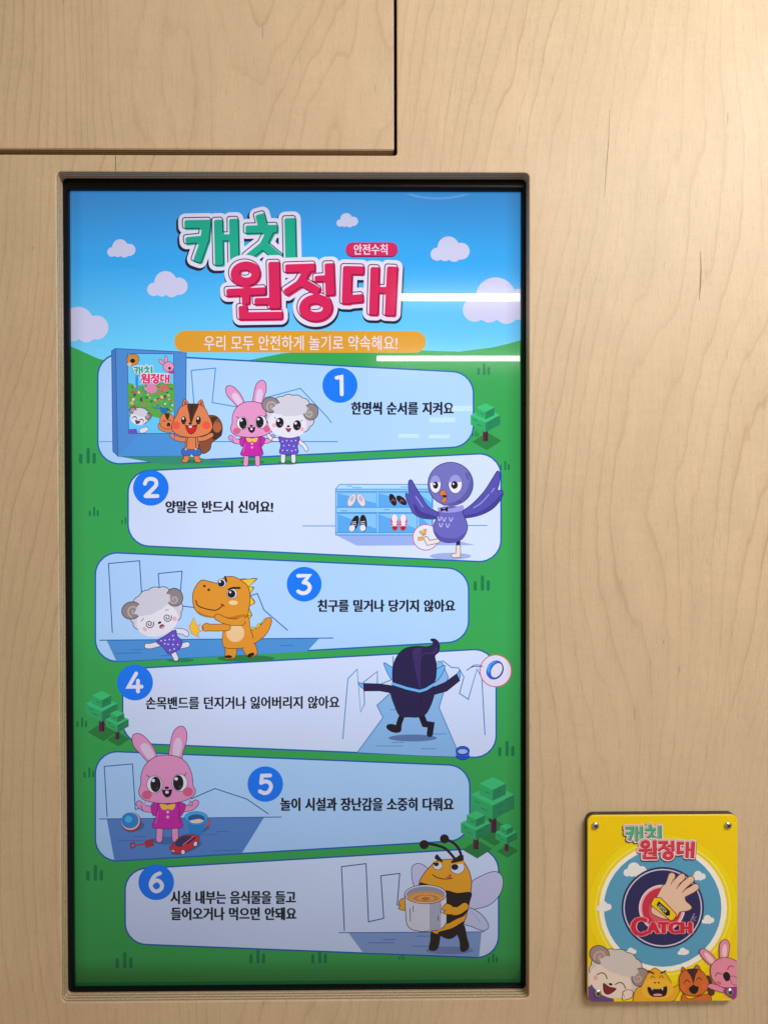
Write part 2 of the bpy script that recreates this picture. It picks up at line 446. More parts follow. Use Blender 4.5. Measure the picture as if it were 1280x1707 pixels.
        for k in range(13 if bold > 0 else 1):      # heavier weight: the same glyphs spread by the stroke gain
            r = 0 if k == 0 else bold * (1.0 if k < 9 else 0.5); an = math.pi / 4 * (k - 1)
            dx, dy2 = r * math.cos(an), 0.5 * r * math.sin(an)
            s._tris([[(q[i][0] + dx, q[i][1] + dy2) for i in f] for f in fs], c)
    def done(s):
        me = bpy.data.meshes.new(s.name); me.from_pydata([tuple(v) for v in s.V], [], s.F); me.update()
        for p, m in zip(me.polygons, s.M): p.material_index = m
        return link(s.name, me, [s.surf.mat(c) for c in s.cols], s.parent)

# ------------------------------------------------------------------ display
screen = empty('display_screen', ((SX0 + SX1) / 2, 0.03, SZ0))
tag(screen, 'tall lit portrait display showing six numbered play rules, sunk in the plywood', 'screen')
def bezel_mesh():
    loops = [(HX0 - .012, HX1 + .012, HZ0 - .012, HZ1 + .012, TH + .0006), None, None, None, None]
    def mixr(k, y):   # between screen edge (0) and opening (1)
        return (SX0 + (HX0 - SX0) * k, SX1 + (HX1 - SX1) * k, SZ0 + (HZ0 - SZ0) * k, SZ1 + (HZ1 - SZ1) * k, y)
    loops[1] = mixr(.55, TH + .0006); loops[2] = mixr(.50, TH + .0012); loops[3] = mixr(.28, TH + .0014); loops[4] = (SX0, SX1, SZ0, SZ1, TH + .0040)
    loops.append((SX0, SX1, SZ0, SZ1, Y_ART + .004))
    V, Fc = [], []
    for x0, x1, z0, z1, y in loops:
        V += [(x0, y, z0), (x1, y, z0), (x1, y, z1), (x0, y, z1)]
    for k in range(len(loops) - 1):
        for i in range(4):
            j = (i + 1) % 4; Fc.append((4 * k + i, 4 * k + j, 4 * k + 4 + j, 4 * k + 4 + i))
    me = bpy.data.meshes.new('bezel'); me.from_pydata(V, [], Fc); me.update(); return me
link('bezel', bezel_mesh(), M_BEZEL, screen)
from_bm('screen_back', box_bm(SX0 - .004, SX1 + .004, Y_ART + .0045, Y_ART + .012, SZ0 - .004, SZ1 + .004), M_BEZEL, screen)

DIM = dimming_group(SX0, SX1, SZ0, SZ1)
_em = {}
def em(c):
    if c in _em: return _em[c]
    m, nt, bs, out = new_mat('lit_colour'); nt.nodes.remove(bs)
    e = N(nt, 'ShaderNodeEmission')
    if c == 'sky':
        g = N(nt, 'ShaderNodeNewGeometry'); sp = N(nt, 'ShaderNodeSeparateXYZ'); nt.links.new(g.outputs['Position'], sp.inputs[0])
        v = math_node(nt, 'MULTIPLY', math_node(nt, 'SUBTRACT', SZ1, sp.outputs[2]), 1 / 0.22)
        nt.links.new(ramp(nt, v, [(0, lin((58, 152, 228))), (.4, lin((50, 170, 246))), (.85, lin((105, 206, 253))), (1, lin((125, 215, 254)))]), e.inputs[0])
    else: e.inputs[0].default_value = (*lin(c), 1)
    gn = N(nt, 'ShaderNodeGroup'); gn.node_tree = DIM; nt.links.new(gn.outputs[0], e.inputs[1])
    # the display's glossy front: a sharp reflection with a faint soft bloom round it
    sh = e.outputs[0]
    for k_, r_ in ((0.042, 0.0), (0.016, 0.10)):
        gl = N(nt, 'ShaderNodeBsdfGlossy'); gl.inputs[0].default_value = (k_, k_, k_, 1); gl.inputs['Roughness'].default_value = r_
        ad = N(nt, 'ShaderNodeAddShader'); nt.links.new(sh, ad.inputs[0]); nt.links.new(gl.outputs[0], ad.inputs[1]); sh = ad.outputs[0]
    nt.links.new(sh, out.inputs[0]); _em[c] = m; return m
cl = [to_px((x, Y_ART, z)) for x, z in ((SX0, SZ1), (SX1, SZ1), (SX1, SZ0), (SX0, SZ0))]
SCR = Surface(Y_ART, 0.000018, cl, em)

NAVY = (24, 30, 62); LINE = (25, 95, 175); BLK = (22, 20, 30); WHT = (226, 226, 250); GREEN = (50, 164, 84)
ZA, ZB, ZCc, ZD, ZE = zoom(280, 340, 3.2), zoom(150, 560, 3.879), zoom(360, 560, 2.56), zoom(500, 750, 3.368), zoom(130, 910, 3.459)
ZF, ZG, ZH, ZI, ZK = zoom(540, 1050, 3.765), zoom(130, 1190, 3.657), zoom(520, 1370, 3.556), zoom(960, 1330, 4.414), zoom(970, 1510, 4.741)

a = Art(SCR, 'background', screen, 0)
a.poly([(100, 300), (890, 300), (890, 640), (100, 640)], 'sky')
a.poly([(100, 568), (118, 577), (140, 587), (165, 598), (230, 612), (330, 612), (400, 603), (470, 589), (560, 580), (640, 579), (708, 584), (765, 586), (820, 579), (850, 572), (890, 560), (890, 1660), (100, 1660)], GREEN)
a.done()
def cloud(x0, x1, y0, y1, surf=SCR, parent=screen, c=(206, 206, 240), t=ID, level=6):
    w_, h_ = x1 - x0, y1 - y0
    c_ = Art(surf, 'cloud', parent, level, t)
    def f(X, Y):
        u, v = (X - x0), (Y - y0); d = None
        for cx, cy, r in ((.16, .72, .165), (.45, .44, .275), (.78, .60, .215), (.36, .78, .14), (.60, .76, .17)):
            e = np.hypot(u - cx * w_, (v - cy * h_)) - r * w_ * (1.0 if h_ / w_ > .5 else .95)
            d = e if d is None else np.minimum(d, e)
        return d
    c_.sdf(f, (x0 - 3, y0 - 3, x1 + 3, y1 + 3), w_ / 44, c); return c_.done()
for q in ((179, 226, 398, 428), (245.6, 313, 451, 494), (88, 181, 512, 568), (561, 597, 354, 378), (718, 783, 393, 435), (772, 892, 462, 537)): cloud(*q)

def tuft(cx, base, h, c=(10, 122, 76), level=6):
    t = Art(SCR, 'grass_tuft', screen, level); k = h / 27; wd = max(1.6, 5.8 * k)
    for dx, hh in ((-12.5 * k, .62), (0, 1.0), (10 * k, .68)):
        t.line([(cx + dx, base - hh * h + wd / 2), (cx + dx, base - wd / 2)], wd, c)
    t.done()
for q in ((807, 625, 20), (147, 773, 27), (157, 861, 16), (842, 784, 16), (804, 985, 26), (845, 1261.5, 26), (137, 1213, 17), (159, 1469, 27), (208, 1615, 27),
          (430, 1607, 25), (533, 1607, 25), (670, 1601, 10), (822, 1606, 16), (328, 1577, 6), (793, 728, 10), (149, 1297, 17), (209, 874, 12)): tuft(*q)
tuft(678, 614, 13, (70, 160, 110))

# ---- the two-line title lettering, drawn as thick strokes
TEAL = [[(100, 100), (205, 98)], [(200, 95), (190, 185), (155, 285)], [(103, 186), (188, 178)], [(263, 92), (268, 303)], [(345, 88), (350, 300)], [(268, 172), (345, 170)],
        [(488, 62), (498, 100)], [(425, 128), (562, 124)], [(545, 128), (502, 212), (424, 275)], [(500, 208), (582, 276)], [(645, 88), (650, 285)]]
TEALW = [24, 24, 20, 24, 25, 19, 25, 23, 22, 22, 30]
PINK = [[(322, 465), (500, 457)], [(410, 465), (410, 512)], [(470, 512), (560, 510)], [(560, 322), (565, 530)], [(394, 552), (396, 592)], [(390, 590), (590, 587)],
        [(637, 336), (762, 332)], [(745, 337), (694, 418), (634, 458)], [(706, 405), (788, 455)], [(790, 391), (855, 387)], [(855, 326), (860, 462)],
        [(945, 345), (1022, 347)], [(952, 345), (947, 508)], [(940, 502), (1018, 496)], [(1098, 346), (1091, 568)], [(1190, 346), (1179, 568)], [(1090, 452), (1180, 450)]]
PINKW = [22, 22, 20, 31, 24, 22, 24, 22, 22, 18, 26, 24, 26, 24, 25, 29, 18]
RINGS = [(408, 365, 55, 43, 25), (783, 547, 63, 47, 27)]
def strokes(S, W, rings=()):
    def f(X, Y):
        d = np.full(X.shape, 1e9)
        for pts, hw in zip(S, W):
            for k in range(len(pts) - 1):
                ax, ay = pts[k]; bx, by = pts[k + 1]; L = math.hypot(bx - ax, by - ay); ux, uy = (bx - ax) / L, (by - ay) / L
                u = (X - (ax + bx) / 2) * ux + (Y - (ay + by) / 2) * uy; v = -(X - (ax + bx) / 2) * uy + (Y - (ay + by) / 2) * ux; r = 9
                ex = L / 2 + (hw * .75); qx = np.abs(u) - ex + r; qy = np.abs(v) - hw + r
                d = np.minimum(d, np.hypot(np.maximum(qx, 0), np.maximum(qy, 0)) + np.minimum(np.maximum(qx, qy), 0) - r)
        for cx, cy, rx, ry, hw in rings:
            k = np.hypot((X - cx) / rx, (Y - cy) / ry); g = np.hypot((X - cx) / rx ** 2, (Y - cy) / ry ** 2) + 1e-9
            d = np.minimum(d, np.abs(k * (k - 1) / g) - hw)
        return d
    return f
fT, fP = strokes(TEAL, TEALW), strokes(PINK, PINKW, RINGS)
def title(surf, parent, t, level, h=2.2, teal=(14, 172, 142), pink=(218, 32, 92), white=(226, 222, 246), line=(34, 60, 100), pline=(110, 18, 70), fine=True):
    a = Art(surf, 'title_lettering', parent, level, t); b1, b2 = (30, 5, 745, 400), (265, 255, 1275, 690)
    for f, b, c, lc in ((fT, b1, teal, line), (fP, b2, pink, pline)):
        a.sdf(lambda X, Y: f(X - (-4 if c == teal else 6), Y - 14) - 34, b, h * 1.4, NAVY)
        a.sdf(lambda X, Y: f(X - 3, Y - 3) - 30, b, h * 1.4, white)
        a.sdf(lambda X, Y: f(X - 9, Y - 11) - 3, b, h, c)
        if fine: a.sdf(lambda X, Y: np.abs(f(X, Y) - 5) - 2.8, b, h, lc)
    return a.done()
title(SCR, screen, ZA, 12)

a = Art(SCR, 'safety_rules_pill', screen, 10)
a.poly(round_poly([(576, 404.5), (663, 404.5), (663, 428.5), (576, 428.5)], 11.9), (120, 20, 70)); a.poly(round_poly([(576, 403.5), (663, 403.5), (663, 426.5), (576, 426.5)], 11.4), (212, 38, 98))
a.text('안전수칙', 590, 645.5, 406.5, 424, (230, 215, 240), 0.45); a.done()
a = Art(SCR, 'promise_banner', screen, 40)
a.poly(round_poly([(290.5, 550.6), (709.8, 551.6), (709.8, 588), (290.5, 587)], 17.9), (222, 158, 52)); a.text('우리 모두 안전하게 놀기로 약속해요!', 340, 662, 559, 583.5, (232, 222, 240), 0.12); a.done()

# ---- six rule panels
PA, PB = (172, 210, 255), (208, 222, 255)
quads = [((163, 588), (789, 621), (789, 744), (163, 775)), ((213.5, 786), (835, 754.5), (835, 938), (213.5, 909)), ((159, 920), (781, 948.5), (781, 1069.5), (159, 1105)),
         ((204.5, 1115.5), (827, 1081), (827, 1264.5), (204.5, 1239)), ((159, 1252), (783, 1277), (783, 1401), (159, 1438)), ((208.6, 1450), (831, 1413), (831, 1598.5), (208.6, 1574))]
panels = []
for i, q in enumerate(quads):
    a = Art(SCR, 'rule_panel', screen, 12); rp = round_poly(q, 36)
    a.poly(rp, PB if i % 2 else PA, LINE, 2.6); panels.append(a)
def scenery(a, i):
    if i == 0:
        t = a.t; a.t = ZB; c = (62, 140, 205)
        a.line([(655, 222), (812, 207), (790, 430), (960, 460)], 1.7, c); a.line([(655, 222), (672, 440)], 1.7, c); a.line([(60, 683), (150, 683)], 1.2, c)
        a.line([(620, 683), (1600, 683)], 1.7, c); a.line([(1130, 400), (1360, 338), (1530, 520), (1560, 560)], 1.7, c)
        a.poly([(560, 423), (622, 423), (622, 560), (545, 560), (545, 500)], (170, 210, 255))
        a.poly([(180, 778), (620, 775), (980, 830), (480, 832)], (50, 140, 120))
        a.t = t
    if i == 1:
        a.t = ZD; a.line([(15, 427), (200, 427)], 1.4, (55, 140, 215)); a.line([(930, 425), (1050, 424)], 1.4, (55, 140, 215))
        a.poly([(205, 480), (760, 480), (985, 535), (320, 538)], (150, 175, 238)); a.t = ID
    if i == 2:
        a.t = ZE; c = (30, 100, 175)
        a.poly([(165, 545), (1390, 535), (1320, 610), (222, 667)], (72, 145, 218)); a.line([(125, 545), (1470, 532)], 1.7, c)
        a.line([(198, 500), (176, 102), (355, 86), (368, 290)], 1.7, c); a.line([(470, 260), (463, 160), (600, 146), (585, 345), (670, 356)], 1.7, c)
        a.line([(990, 290), (1034, 275), (1072, 370), (1208, 487)], 1.7, c)
        for x0, x1, y in ((305, 372, 600), (217, 367, 620), (480, 560, 635), (1165, 1240, 576), (915, 975, 603)): a.line([(x0, y), (x1, y - 2)], 1.2, (40, 110, 190))
        a.ell(590, 660, 78, 13, (32, 130, 90)); a.t = ID
    if i == 3:
        a.t = ZF; c = (70, 135, 195)
        a.poly([(210, 770), (370, 552), (332, 475), (430, 385), (600, 300), (712, 200), (738, 200), (780, 298), (722, 488), (848, 780), (850, 798), (600, 790)], (136, 184, 238))
        a.line([(210, 770), (370, 552), (332, 475), (440, 375)], 1.6, c); a.line([(712, 200), (738, 200), (780, 298), (722, 488), (848, 785)], 1.6, c)
        a.line([(118, 685), (150, 308), (208, 248), (230, 518), (255, 465), (248, 330), (335, 262), (335, 340)], 1.6, c); a.line([(360, 340), (420, 315)], 1.6, c); a.line([(433, 168), (433, 240)], 1.6, c)
        a.line([(745, 195), (800, 237), (845, 240), (878, 297), (850, 400), (905, 437), (960, 248), (990, 300), (1010, 660)], 1.7, c)
        for x0, x1, y in ((330, 495, 730), (425, 500, 708), (610, 705, 748), (670, 768, 655), (414, 450, 502)): a.line([(x0, y), (x1, y)], 1.2, c)
        a.ell(556, 680, 152, 22, (88, 122, 175)); a.t = ID
    if i == 4:
        a.t = ZG; c = (48, 100, 165)
        a.poly([(175, 640), (1135, 632), (1000, 850), (222, 897)], (82, 130, 205)); a.line([(132, 643), (1238, 631)], 1.6, c)
        a.line([(178, 628), (160, 322), (332, 307), (350, 585), (400, 572)], 1.7, c); a.line([(690, 520), (835, 457), (1030, 522), (1160, 612)], 1.7, c)
        for x0, x1, y in ((247, 400, 775), (340, 412, 752), (847, 920, 721), (775, 850, 738), (820, 980, 837)): a.line([(x0, y), (x1, y - 2)], 1.3, (60, 108, 180))
        a.ell(540, 775, 90, 24, (66, 106, 172)); a.t = ID
    if i == 5:
        a.t = ZH; c = (48, 80, 150)
        a.poly([(215, 660), (1005, 655), (990, 804), (300, 775)], (132, 158, 212)); a.line([(160, 660), (1020, 655)], 1.5, (70, 110, 175))
        a.line([(192, 648), (175, 268), (320, 250), (335, 595), (425, 575), (408, 322), (520, 308), (505, 495), (540, 500)], 1.7, c)
        for x0, x1, y in ((335, 487, 720), (422, 490, 701), (600, 690, 740), (625, 700, 680)): a.line([(x0, y), (x1, y)], 1.4, (88, 118, 178))
        a.ell(815, 765, 142, 23, (112, 128, 178)); a.t = ID
P = []
for i, a in enumerate(panels): scenery(a, i); P.append(a.done())

def badge(i, cx, cy, r, strokes_):
    a = Art(SCR, 'number_badge', P[i], 46); a.ell(cx, cy, r, r, (4, 120, 248))
    for pts, smo in strokes_: a.line([(cx + x, cy + y) for x, y in pts], 6.4, (226, 228, 252), smo)
    a.done()
badge(0, 566.6, 642, 29.3, [([(-5.5, -12.5), (2.5, -14), (3, 15)], False)])
badge(1, 251.5, 813.3, 29.7, [([(-10, -7), (-7, -13), (0, -15.3), (7.5, -12.5), (9, -6), (5, 0), (-9, 13.5)], True), ([(-8.5, 13.8), (11, 13.5)], False)])
badge(2, 507, 974, 29, [([(-10, -14), (8, -14.3), (-1, -3)], False), ([(-1, -3), (6, -1), (9.5, 6), (5, 13), (-3, 15), (-10, 12)], True)])
badge(3, 225, 1138, 30, [([(2, -15), (-11, 7.5), (11, 7)], False), ([(5, -3), (5, 15)], False)])
badge(4, 442.2, 1307.6, 29.6, [([(8, -14.5), (-5.5, -14), (-7, -2)], False), ([(-7, -2), (0, -4.5), (7, -2), (9.5, 5), (5, 13), (-2, 15), (-9, 12)], True)])
badge(5, 260.4, 1471.5, 29.7, [([(6, -15), (-2, -11), (-8, -2), (-9, 6), (-5, 13), (1, 15), (8, 11), (9.5, 4), (5, -2), (-1, -3), (-8, 2)], True)])
TXT = (16, 20, 40)
def caption(i, body, x0, x1, y0, y1, bold=1.0, dy=0):
    a = Art(SCR, 'caption', P[i], 52); a.text(body, x0, x1, y0, y1, TXT, bold, dy=dy, spacing=1.15); a.done()
caption(0, '한명씩 순서를 지켜요', 586, 755.5, 670, 691)
caption(1, '양말은 반드시 신어요!', 276.5, 454.6, 835, 855)
caption(2, '친구를 밀거나 당기지 않아요', 530, 758, 1000, 1020)
caption(3, '손목밴드를 던지거나 잃어버리지 않아요', 243.6, 565.3, 1161.5, 1182, bold=0.8, dy=-1.5)
caption(4, '놀이 시설과 장난감을 소중히 다뤄요', 468, 755.5, 1330.5, 1352)
caption(5, '시설 내부는 음식물을 들고', 285, 492.4, 1486, 1507.5)
caption(5, '들어오거나 먹으면 안돼요', 285.7, 493.4, 1513.5, 1534.5)

def tree(cx, top, hw, level):
    k = hw / 62; a = Art(SCR, 'block_tree', screen, level, T2(lambda p: (cx + p[0] * k, top + p[1] * k), k))
    d, t_, l_, r_, e_ = (34, 124, 66), (56, 194, 122), (42, 170, 106), (30, 132, 90), (22, 100, 70)
    a.poly([(-55, 162), (6, 122), (68, 158), (6, 198)], d); a.poly([(-11, 100), (11, 100), (11, 160), (-11, 160)], (84, 34, 66)); a.poly([(1, 100), (11, 100), (11, 160), (1, 160)], (60, 26, 52))
    a.poly([(0, 20), (62, 50), (0, 82), (-62, 50)], t_); a.poly([(-62, 50), (0, 82), (0, 122), (-62, 90)], l_); a.poly([(62, 50), (0, 82), (0, 122), (62, 90)], r_)
    a.poly([(0, 0), (38, 18), (0, 37), (-38, 18)], t_); a.poly([(-38, 18), (0, 37), (0, 68), (-38, 50)], l_); a.poly([(38, 18), (0, 37), (0, 68), (38, 50)], r_)
    for x, y, n in ((-50, 68, 14), (-34, 88, 20), (-20, 42, 12)): a.line([(x, y), (x + n, y + n * .5)], 1.0, e_)
    for x, y, n in ((12, 88, 18), (34, 66, 16), (14, 104, 12), (12, 44, 14)): a.line([(x, y), (x + n, y - n * .5)], 1.0, e_)
    a.done()
tree(809, 672, 24.6, 40); tree(169.5, 1152, 26.3, 40); tree(195.5, 1184, 19, 60); tree(821, 1296, 36, 40); tree(793, 1352, 25, 60); tree(844, 1373, 18, 60)

# ---- animals of the drawing
def scallop(cx, cy, rx, ry, n, amp, rot=0, m=8):
    o = []
    for i in range(n * m):
        a = 2 * math.pi * i / (n * m); k = 1 + amp * (abs(math.sin(a * n / 2)) - .6); o.append((cx + rx * k * math.cos(a + rot), cy + ry * k * math.sin(a + rot)))
    return o
def spiral(cx, cy, r, turns=1.6, a0=0, n=26, sgn=1):
    return [(cx + r * (1 - .85 * i / n) * math.cos(a0 + sgn * 2 * math.pi * turns * i / n), cy + r * (1 - .85 * i / n) * math.sin(a0 + sgn * 2 * math.pi * turns * i / n)) for i in range(n + 1)]
def sheep_head(a, eyes, mouth='small', D=(58, 50, 66), wool=(206, 204, 222), face=(228, 224, 240), horn=(142, 130, 134), hl=(178, 168, 172)):
    a.poly(scallop(318, 338, 104, 88, 15, .055, .2), wool, D, 1.2)
    for x, y, rx, ry, r0, sg in ((234, 294, 38, 33, 10, 1), (405, 324, 31, 35, 10, 1)):
        a.ell(x, y, rx, ry, horn, r0, D, 1.2); a.line(spiral(x + 6 * (1 if x < 300 else -1), y + 6, rx * .62, 1.3, 2.4 if x < 300 else 4.4, 24, 1 if x < 300 else -1), 7 * a.t.k, hl, True)
    a.ell(305, 374, 82, 60, face, 8)
    a.poly(scallop(316, 312, 74, 30, 9, .10, .1), wool)
    for x, y in ((248, 381), (367, 398)): a.ell(x, y, 9, 9, (232, 178, 190))
    if eyes == 'open':
        for x, y in ((272, 370), (346, 381)):
            a.ell(x, y, 17, 22, BLK, 6); a.ell(x - 6, y - 9, 5.5, 5.5, WHT); a.ell(x + 5, y + 9, 3.5, 3.5, (120, 110, 130))
        a.line([(256, 352), (250, 346)], 1, BLK); a.line([(362, 362), (369, 358)], 1, BLK)
    elif eyes == 'swirl':
        for x, y in ((272, 372), (344, 381)):
            a.ell(x, y, 20, 20, face); a.line(spiral(x, y, 17, 1.7, 0, 30), 1.4, BLK, True)
        a.line([(248, 348), (262, 342)], 1, BLK, True); a.line([(350, 352), (362, 356)], 1, BLK, True)
    else:
        for x, y in ((270, 362), (346, 374)): a.line([(x - 20, y + 6), (x - 8, y - 6), (x + 8, y - 5), (x + 20, y + 8)], 1.5, BLK, True)
    a.ell(309, 385, 7, 4.5, BLK)
    if mouth == 'small':
        a.sm([(298, 393), (309, 396), (320, 394), (314, 407), (306, 408)], (178, 44, 60), BLK, .8)
    elif mouth == 'o': a.ell(310, 402, 10, 8, (90, 50, 60)); a.ell(310, 405, 7, 4, (232, 130, 140))
    else: a.sm([(284, 390), (308, 396), (334, 394), (318, 420), (300, 424), (288, 408)], (132, 34, 44), BLK, .9)
PURP = (98, 78, 196)
def sheep(t_head, eyes, mouth, name, parent, level, body):
    a = Art(SCR, name, parent, level, t_head); body(a); a.t = t_head; sheep_head(a, eyes, mouth); a.done()
def body1(a):
    SK = (226, 222, 240); D = (58, 50, 66)
    for p in ([(287, 495), (286, 533)], [(330, 495), (331, 533)]): a.limb(p, 17, SK, D, .9)
    a.limb([(280, 442), (240, 440), (224, 424)], 13, SK, D, .9); a.limb([(350, 446), (376, 468), (386, 484)], 14, SK, D, .9)
    a.sm([(268, 430), (310, 436), (356, 430), (348, 470), (350, 500), (312, 506), (272, 500), (276, 465)], PURP, D, .9)
    for x, y in ((284, 450), (302, 446), (322, 448), (340, 446), (290, 468), (312, 466), (332, 470), (284, 488), (304, 488), (324, 490), (340, 486)): a.ell(x, y, 2.6, 2.6, WHT)
    a.line([(236, 446), (246, 430)], 1.2, (40, 90, 200))
for zt, x, y, r in ((ZCc, 310, 540, 45), (ZCc, 155, 538, 52), (ZB, 660, 812, 70)):
    a = Art(SCR, 'foot_shadow', P[0], 40, zt); a.ell(x, y, r, 9, (38, 120, 70)); a.done()

# display cabinet drawn behind the squirrel
kiosk = Art(SCR, 'cabinet_drawing', P[0], 24, ZB)
kiosk.poly([(140, 95), (165, 80), (180, 778), (148, 745)], (66, 122, 192), LINE, 1.3); kiosk.poly([(165, 80), (622, 104), (618, 775), (180, 778)], (74, 140, 214), LINE, 1.3)
kiosk.poly([(180, 778), (330, 632), (618, 632), (618, 775)], (70, 148, 222))
kiosk.poly([(243, 112), (541, 115), (546, 630), (250, 630)], (98, 200, 250), (40, 90, 150), 1.1)
kiosk.poly([(245, 300), (300, 320), (380, 318), (470, 300), (544, 310), (546, 480), (470, 535), (400, 520), (330, 470), (248, 460)], (86, 168, 70))
cols_ = [(205, 90, 130), (60, 120, 190), (150, 100, 60), (40, 120, 70), (220, 190, 90), (225, 215, 225), (60, 60, 120), (190, 70, 60), (60, 180, 150)]
for i in range(120):
    x, y = random.uniform(258, 536), random.uniform(322, 480)
    if y > 455 and x < 390: continue
    kiosk.ell(x, y, random.uniform(4, 13), random.uniform(3, 9), random.choice(cols_), random.uniform(0, 180))
kiosk.ell(397, 340, 36, 30, (225, 130, 175)); kiosk.ell(478, 335, 26, 20, (215, 100, 110)); kiosk.ell(478, 482, 24, 20, (30, 110, 180)); kiosk.line([(303, 262), (303, 340)], 4.5, (50, 140, 235))
kiosk.sm([(246, 125), (300, 120), (318, 150), (295, 185), (246, 185)], (205, 140, 60), BLK, .8); kiosk.ell(276, 160, 16, 14, BLK); kiosk.ell(256, 182, 14, 12, (225, 190, 160))
kiosk.ell(462, 168, 11, 22, (232, 150, 190), -40, BLK, .7); kiosk.ell(492, 150, 11, 24, (232, 150, 190), -8, BLK, .7); kiosk.ell(508, 198, 36, 32, (232, 150, 190), 0, BLK, .8); kiosk.ell(515, 208, 9, 9, BLK); kiosk.poly([(495, 228), (540, 222), (540, 244), (515, 244)], (180, 60, 160))
kiosk.t = compose(ZB, .62, 318, 520, 12, 312, 345); sheep_head(kiosk, 'happy', 'big'); kiosk.t = ZB
kiosk.poly([(250, 602), (300, 600), (310, 630), (250, 630)], PURP); kiosk.sm([(320, 605), (350, 590), (375, 592), (370, 615), (330, 628)], (226, 222, 240), BLK, .7)
kiosk.done()
title(SCR, P[0], compose(ZB, 0.205, 264, 180), 110, h=3.6, fine=False)

def squirrel(name, parent, level, t):
    a = Art(SCR, name, parent, level, t); F_, D, B_ = (222, 128, 84), (66, 36, 34), (134, 78, 54)
    # small one behind
    a.sm([(440, 575), (455, 565), (480, 590), (530, 600), (530, 622), (490, 622), (450, 605)], F_, D, .9)
    a.sm([(452, 550), (462, 510), (500, 500), (535, 515), (545, 560), (530, 595), (495, 602), (460, 585)], F_, D, .9)
    a.sm([(484, 505), (515, 503), (502, 545)], D); a.line([(470, 555), (480, 546), (490, 553)], 1, BLK, True); a.line([(508, 548), (518, 542), (526, 548)], 1, BLK, True); a.ell(508, 575, 12, 15, BLK); a.ell(508, 584, 7, 6, (200, 60, 60))
    a.sm([(760, 520), (810, 516), (842, 545), (856, 590), (848, 640), (818, 668), (788, 690), (775, 735), (738, 760), (712, 748), (706, 690), (735, 650), (765, 590)], B_, D, 1.1)
    a.sm([(790, 520), (825, 530), (800, 560), (815, 600), (845, 590), (852, 640), (815, 668), (785, 660), (770, 600), (772, 545)], (70, 42, 36)); a.ell(822, 590, 28, 34, (176, 98, 62))
    for p in ([(625, 770), (622, 800)], [(688, 770), (692, 800)]): a.limb(p, 32, F_, D, 1)
    a.ell(614, 806, 22, 12, F_, 0, D, 1); a.ell(698, 806, 22, 12, F_, 0, D, 1); a.limb([(625, 765), (622, 796)], 30, F_); a.limb([(688, 765), (692, 796)], 30, F_)
    a.limb([(632, 668), (580, 668), (530, 645)], 26, F_, D, 1); a.limb([(690, 668), (740, 662), (785, 640)], 26, F_, D, 1)
    a.poly([(622, 645), (694, 645), (704, 735), (612, 735)], F_, D, 1)
    a.sm([(602, 728), (655, 735), (708, 728), (716, 768), (670, 774), (656, 758), (644, 774), (596, 768)], (52, 108, 196), D, 1)
    a.line([(632, 655), (622, 728)], 1.2, D); a.line([(682, 655), (686, 728)], 1.2, D); a.ell(620, 732, 6, 6, (226, 200, 160)); a.ell(684, 732, 6, 6, (226, 200, 160))
    a.sm([(598, 470), (604, 418), (618, 410), (640, 448)], F_, D, 1.1); a.sm([(694, 446), (714, 414), (728, 420), (738, 470)], F_, D, 1.1)
    a.ell(617, 436, 7, 16, (160, 78, 60), -10); a.ell(718, 438, 7, 16, (160, 78, 60), 10)
    a.sm([(527, 590), (540, 545), (562, 505), (580, 465), (615, 444), (655, 438), (702, 442), (742, 464), (764, 508), (784, 548), (792, 588), (772, 626), (715, 649), (655, 655), (592, 648), (545, 624)], F_, D, 1.1)
    a.sm([(630, 446), (665, 440), (702, 445), (678, 505), (652, 568), (640, 505)], (72, 42, 38)); a.poly([(655, 445), (668, 445), (652, 540)], (48, 28, 30))
    for x in (606, 701):
        a.ell(x, 545, 16, 26, BLK); a.ell(x - 3, 533, 6, 8, WHT); a.ell(x + 4, 558, 4, 5, (120, 70, 50))
    a.ell(556, 578, 27, 26, (238, 88, 66)); a.ell(752, 577, 27, 26, (238, 88, 66)); a.ell(648, 566, 11, 7, BLK)
    a.sm([(620, 580), (648, 586), (690, 577), (678, 618), (650, 634), (628, 612)], (204, 34, 40), BLK, 1); a.poly([(638, 576), (660, 576), (658, 592), (640, 592)], WHT); a.line([(612, 574), (630, 584), (648, 578), (672, 584), (694, 572)], 1.1, BLK, True)
    a.line([(545, 640), (548, 660)], 1.6, (60, 90, 200)); a.done()
squirrel('squirrel_drawing', P[0], 150, ZB)
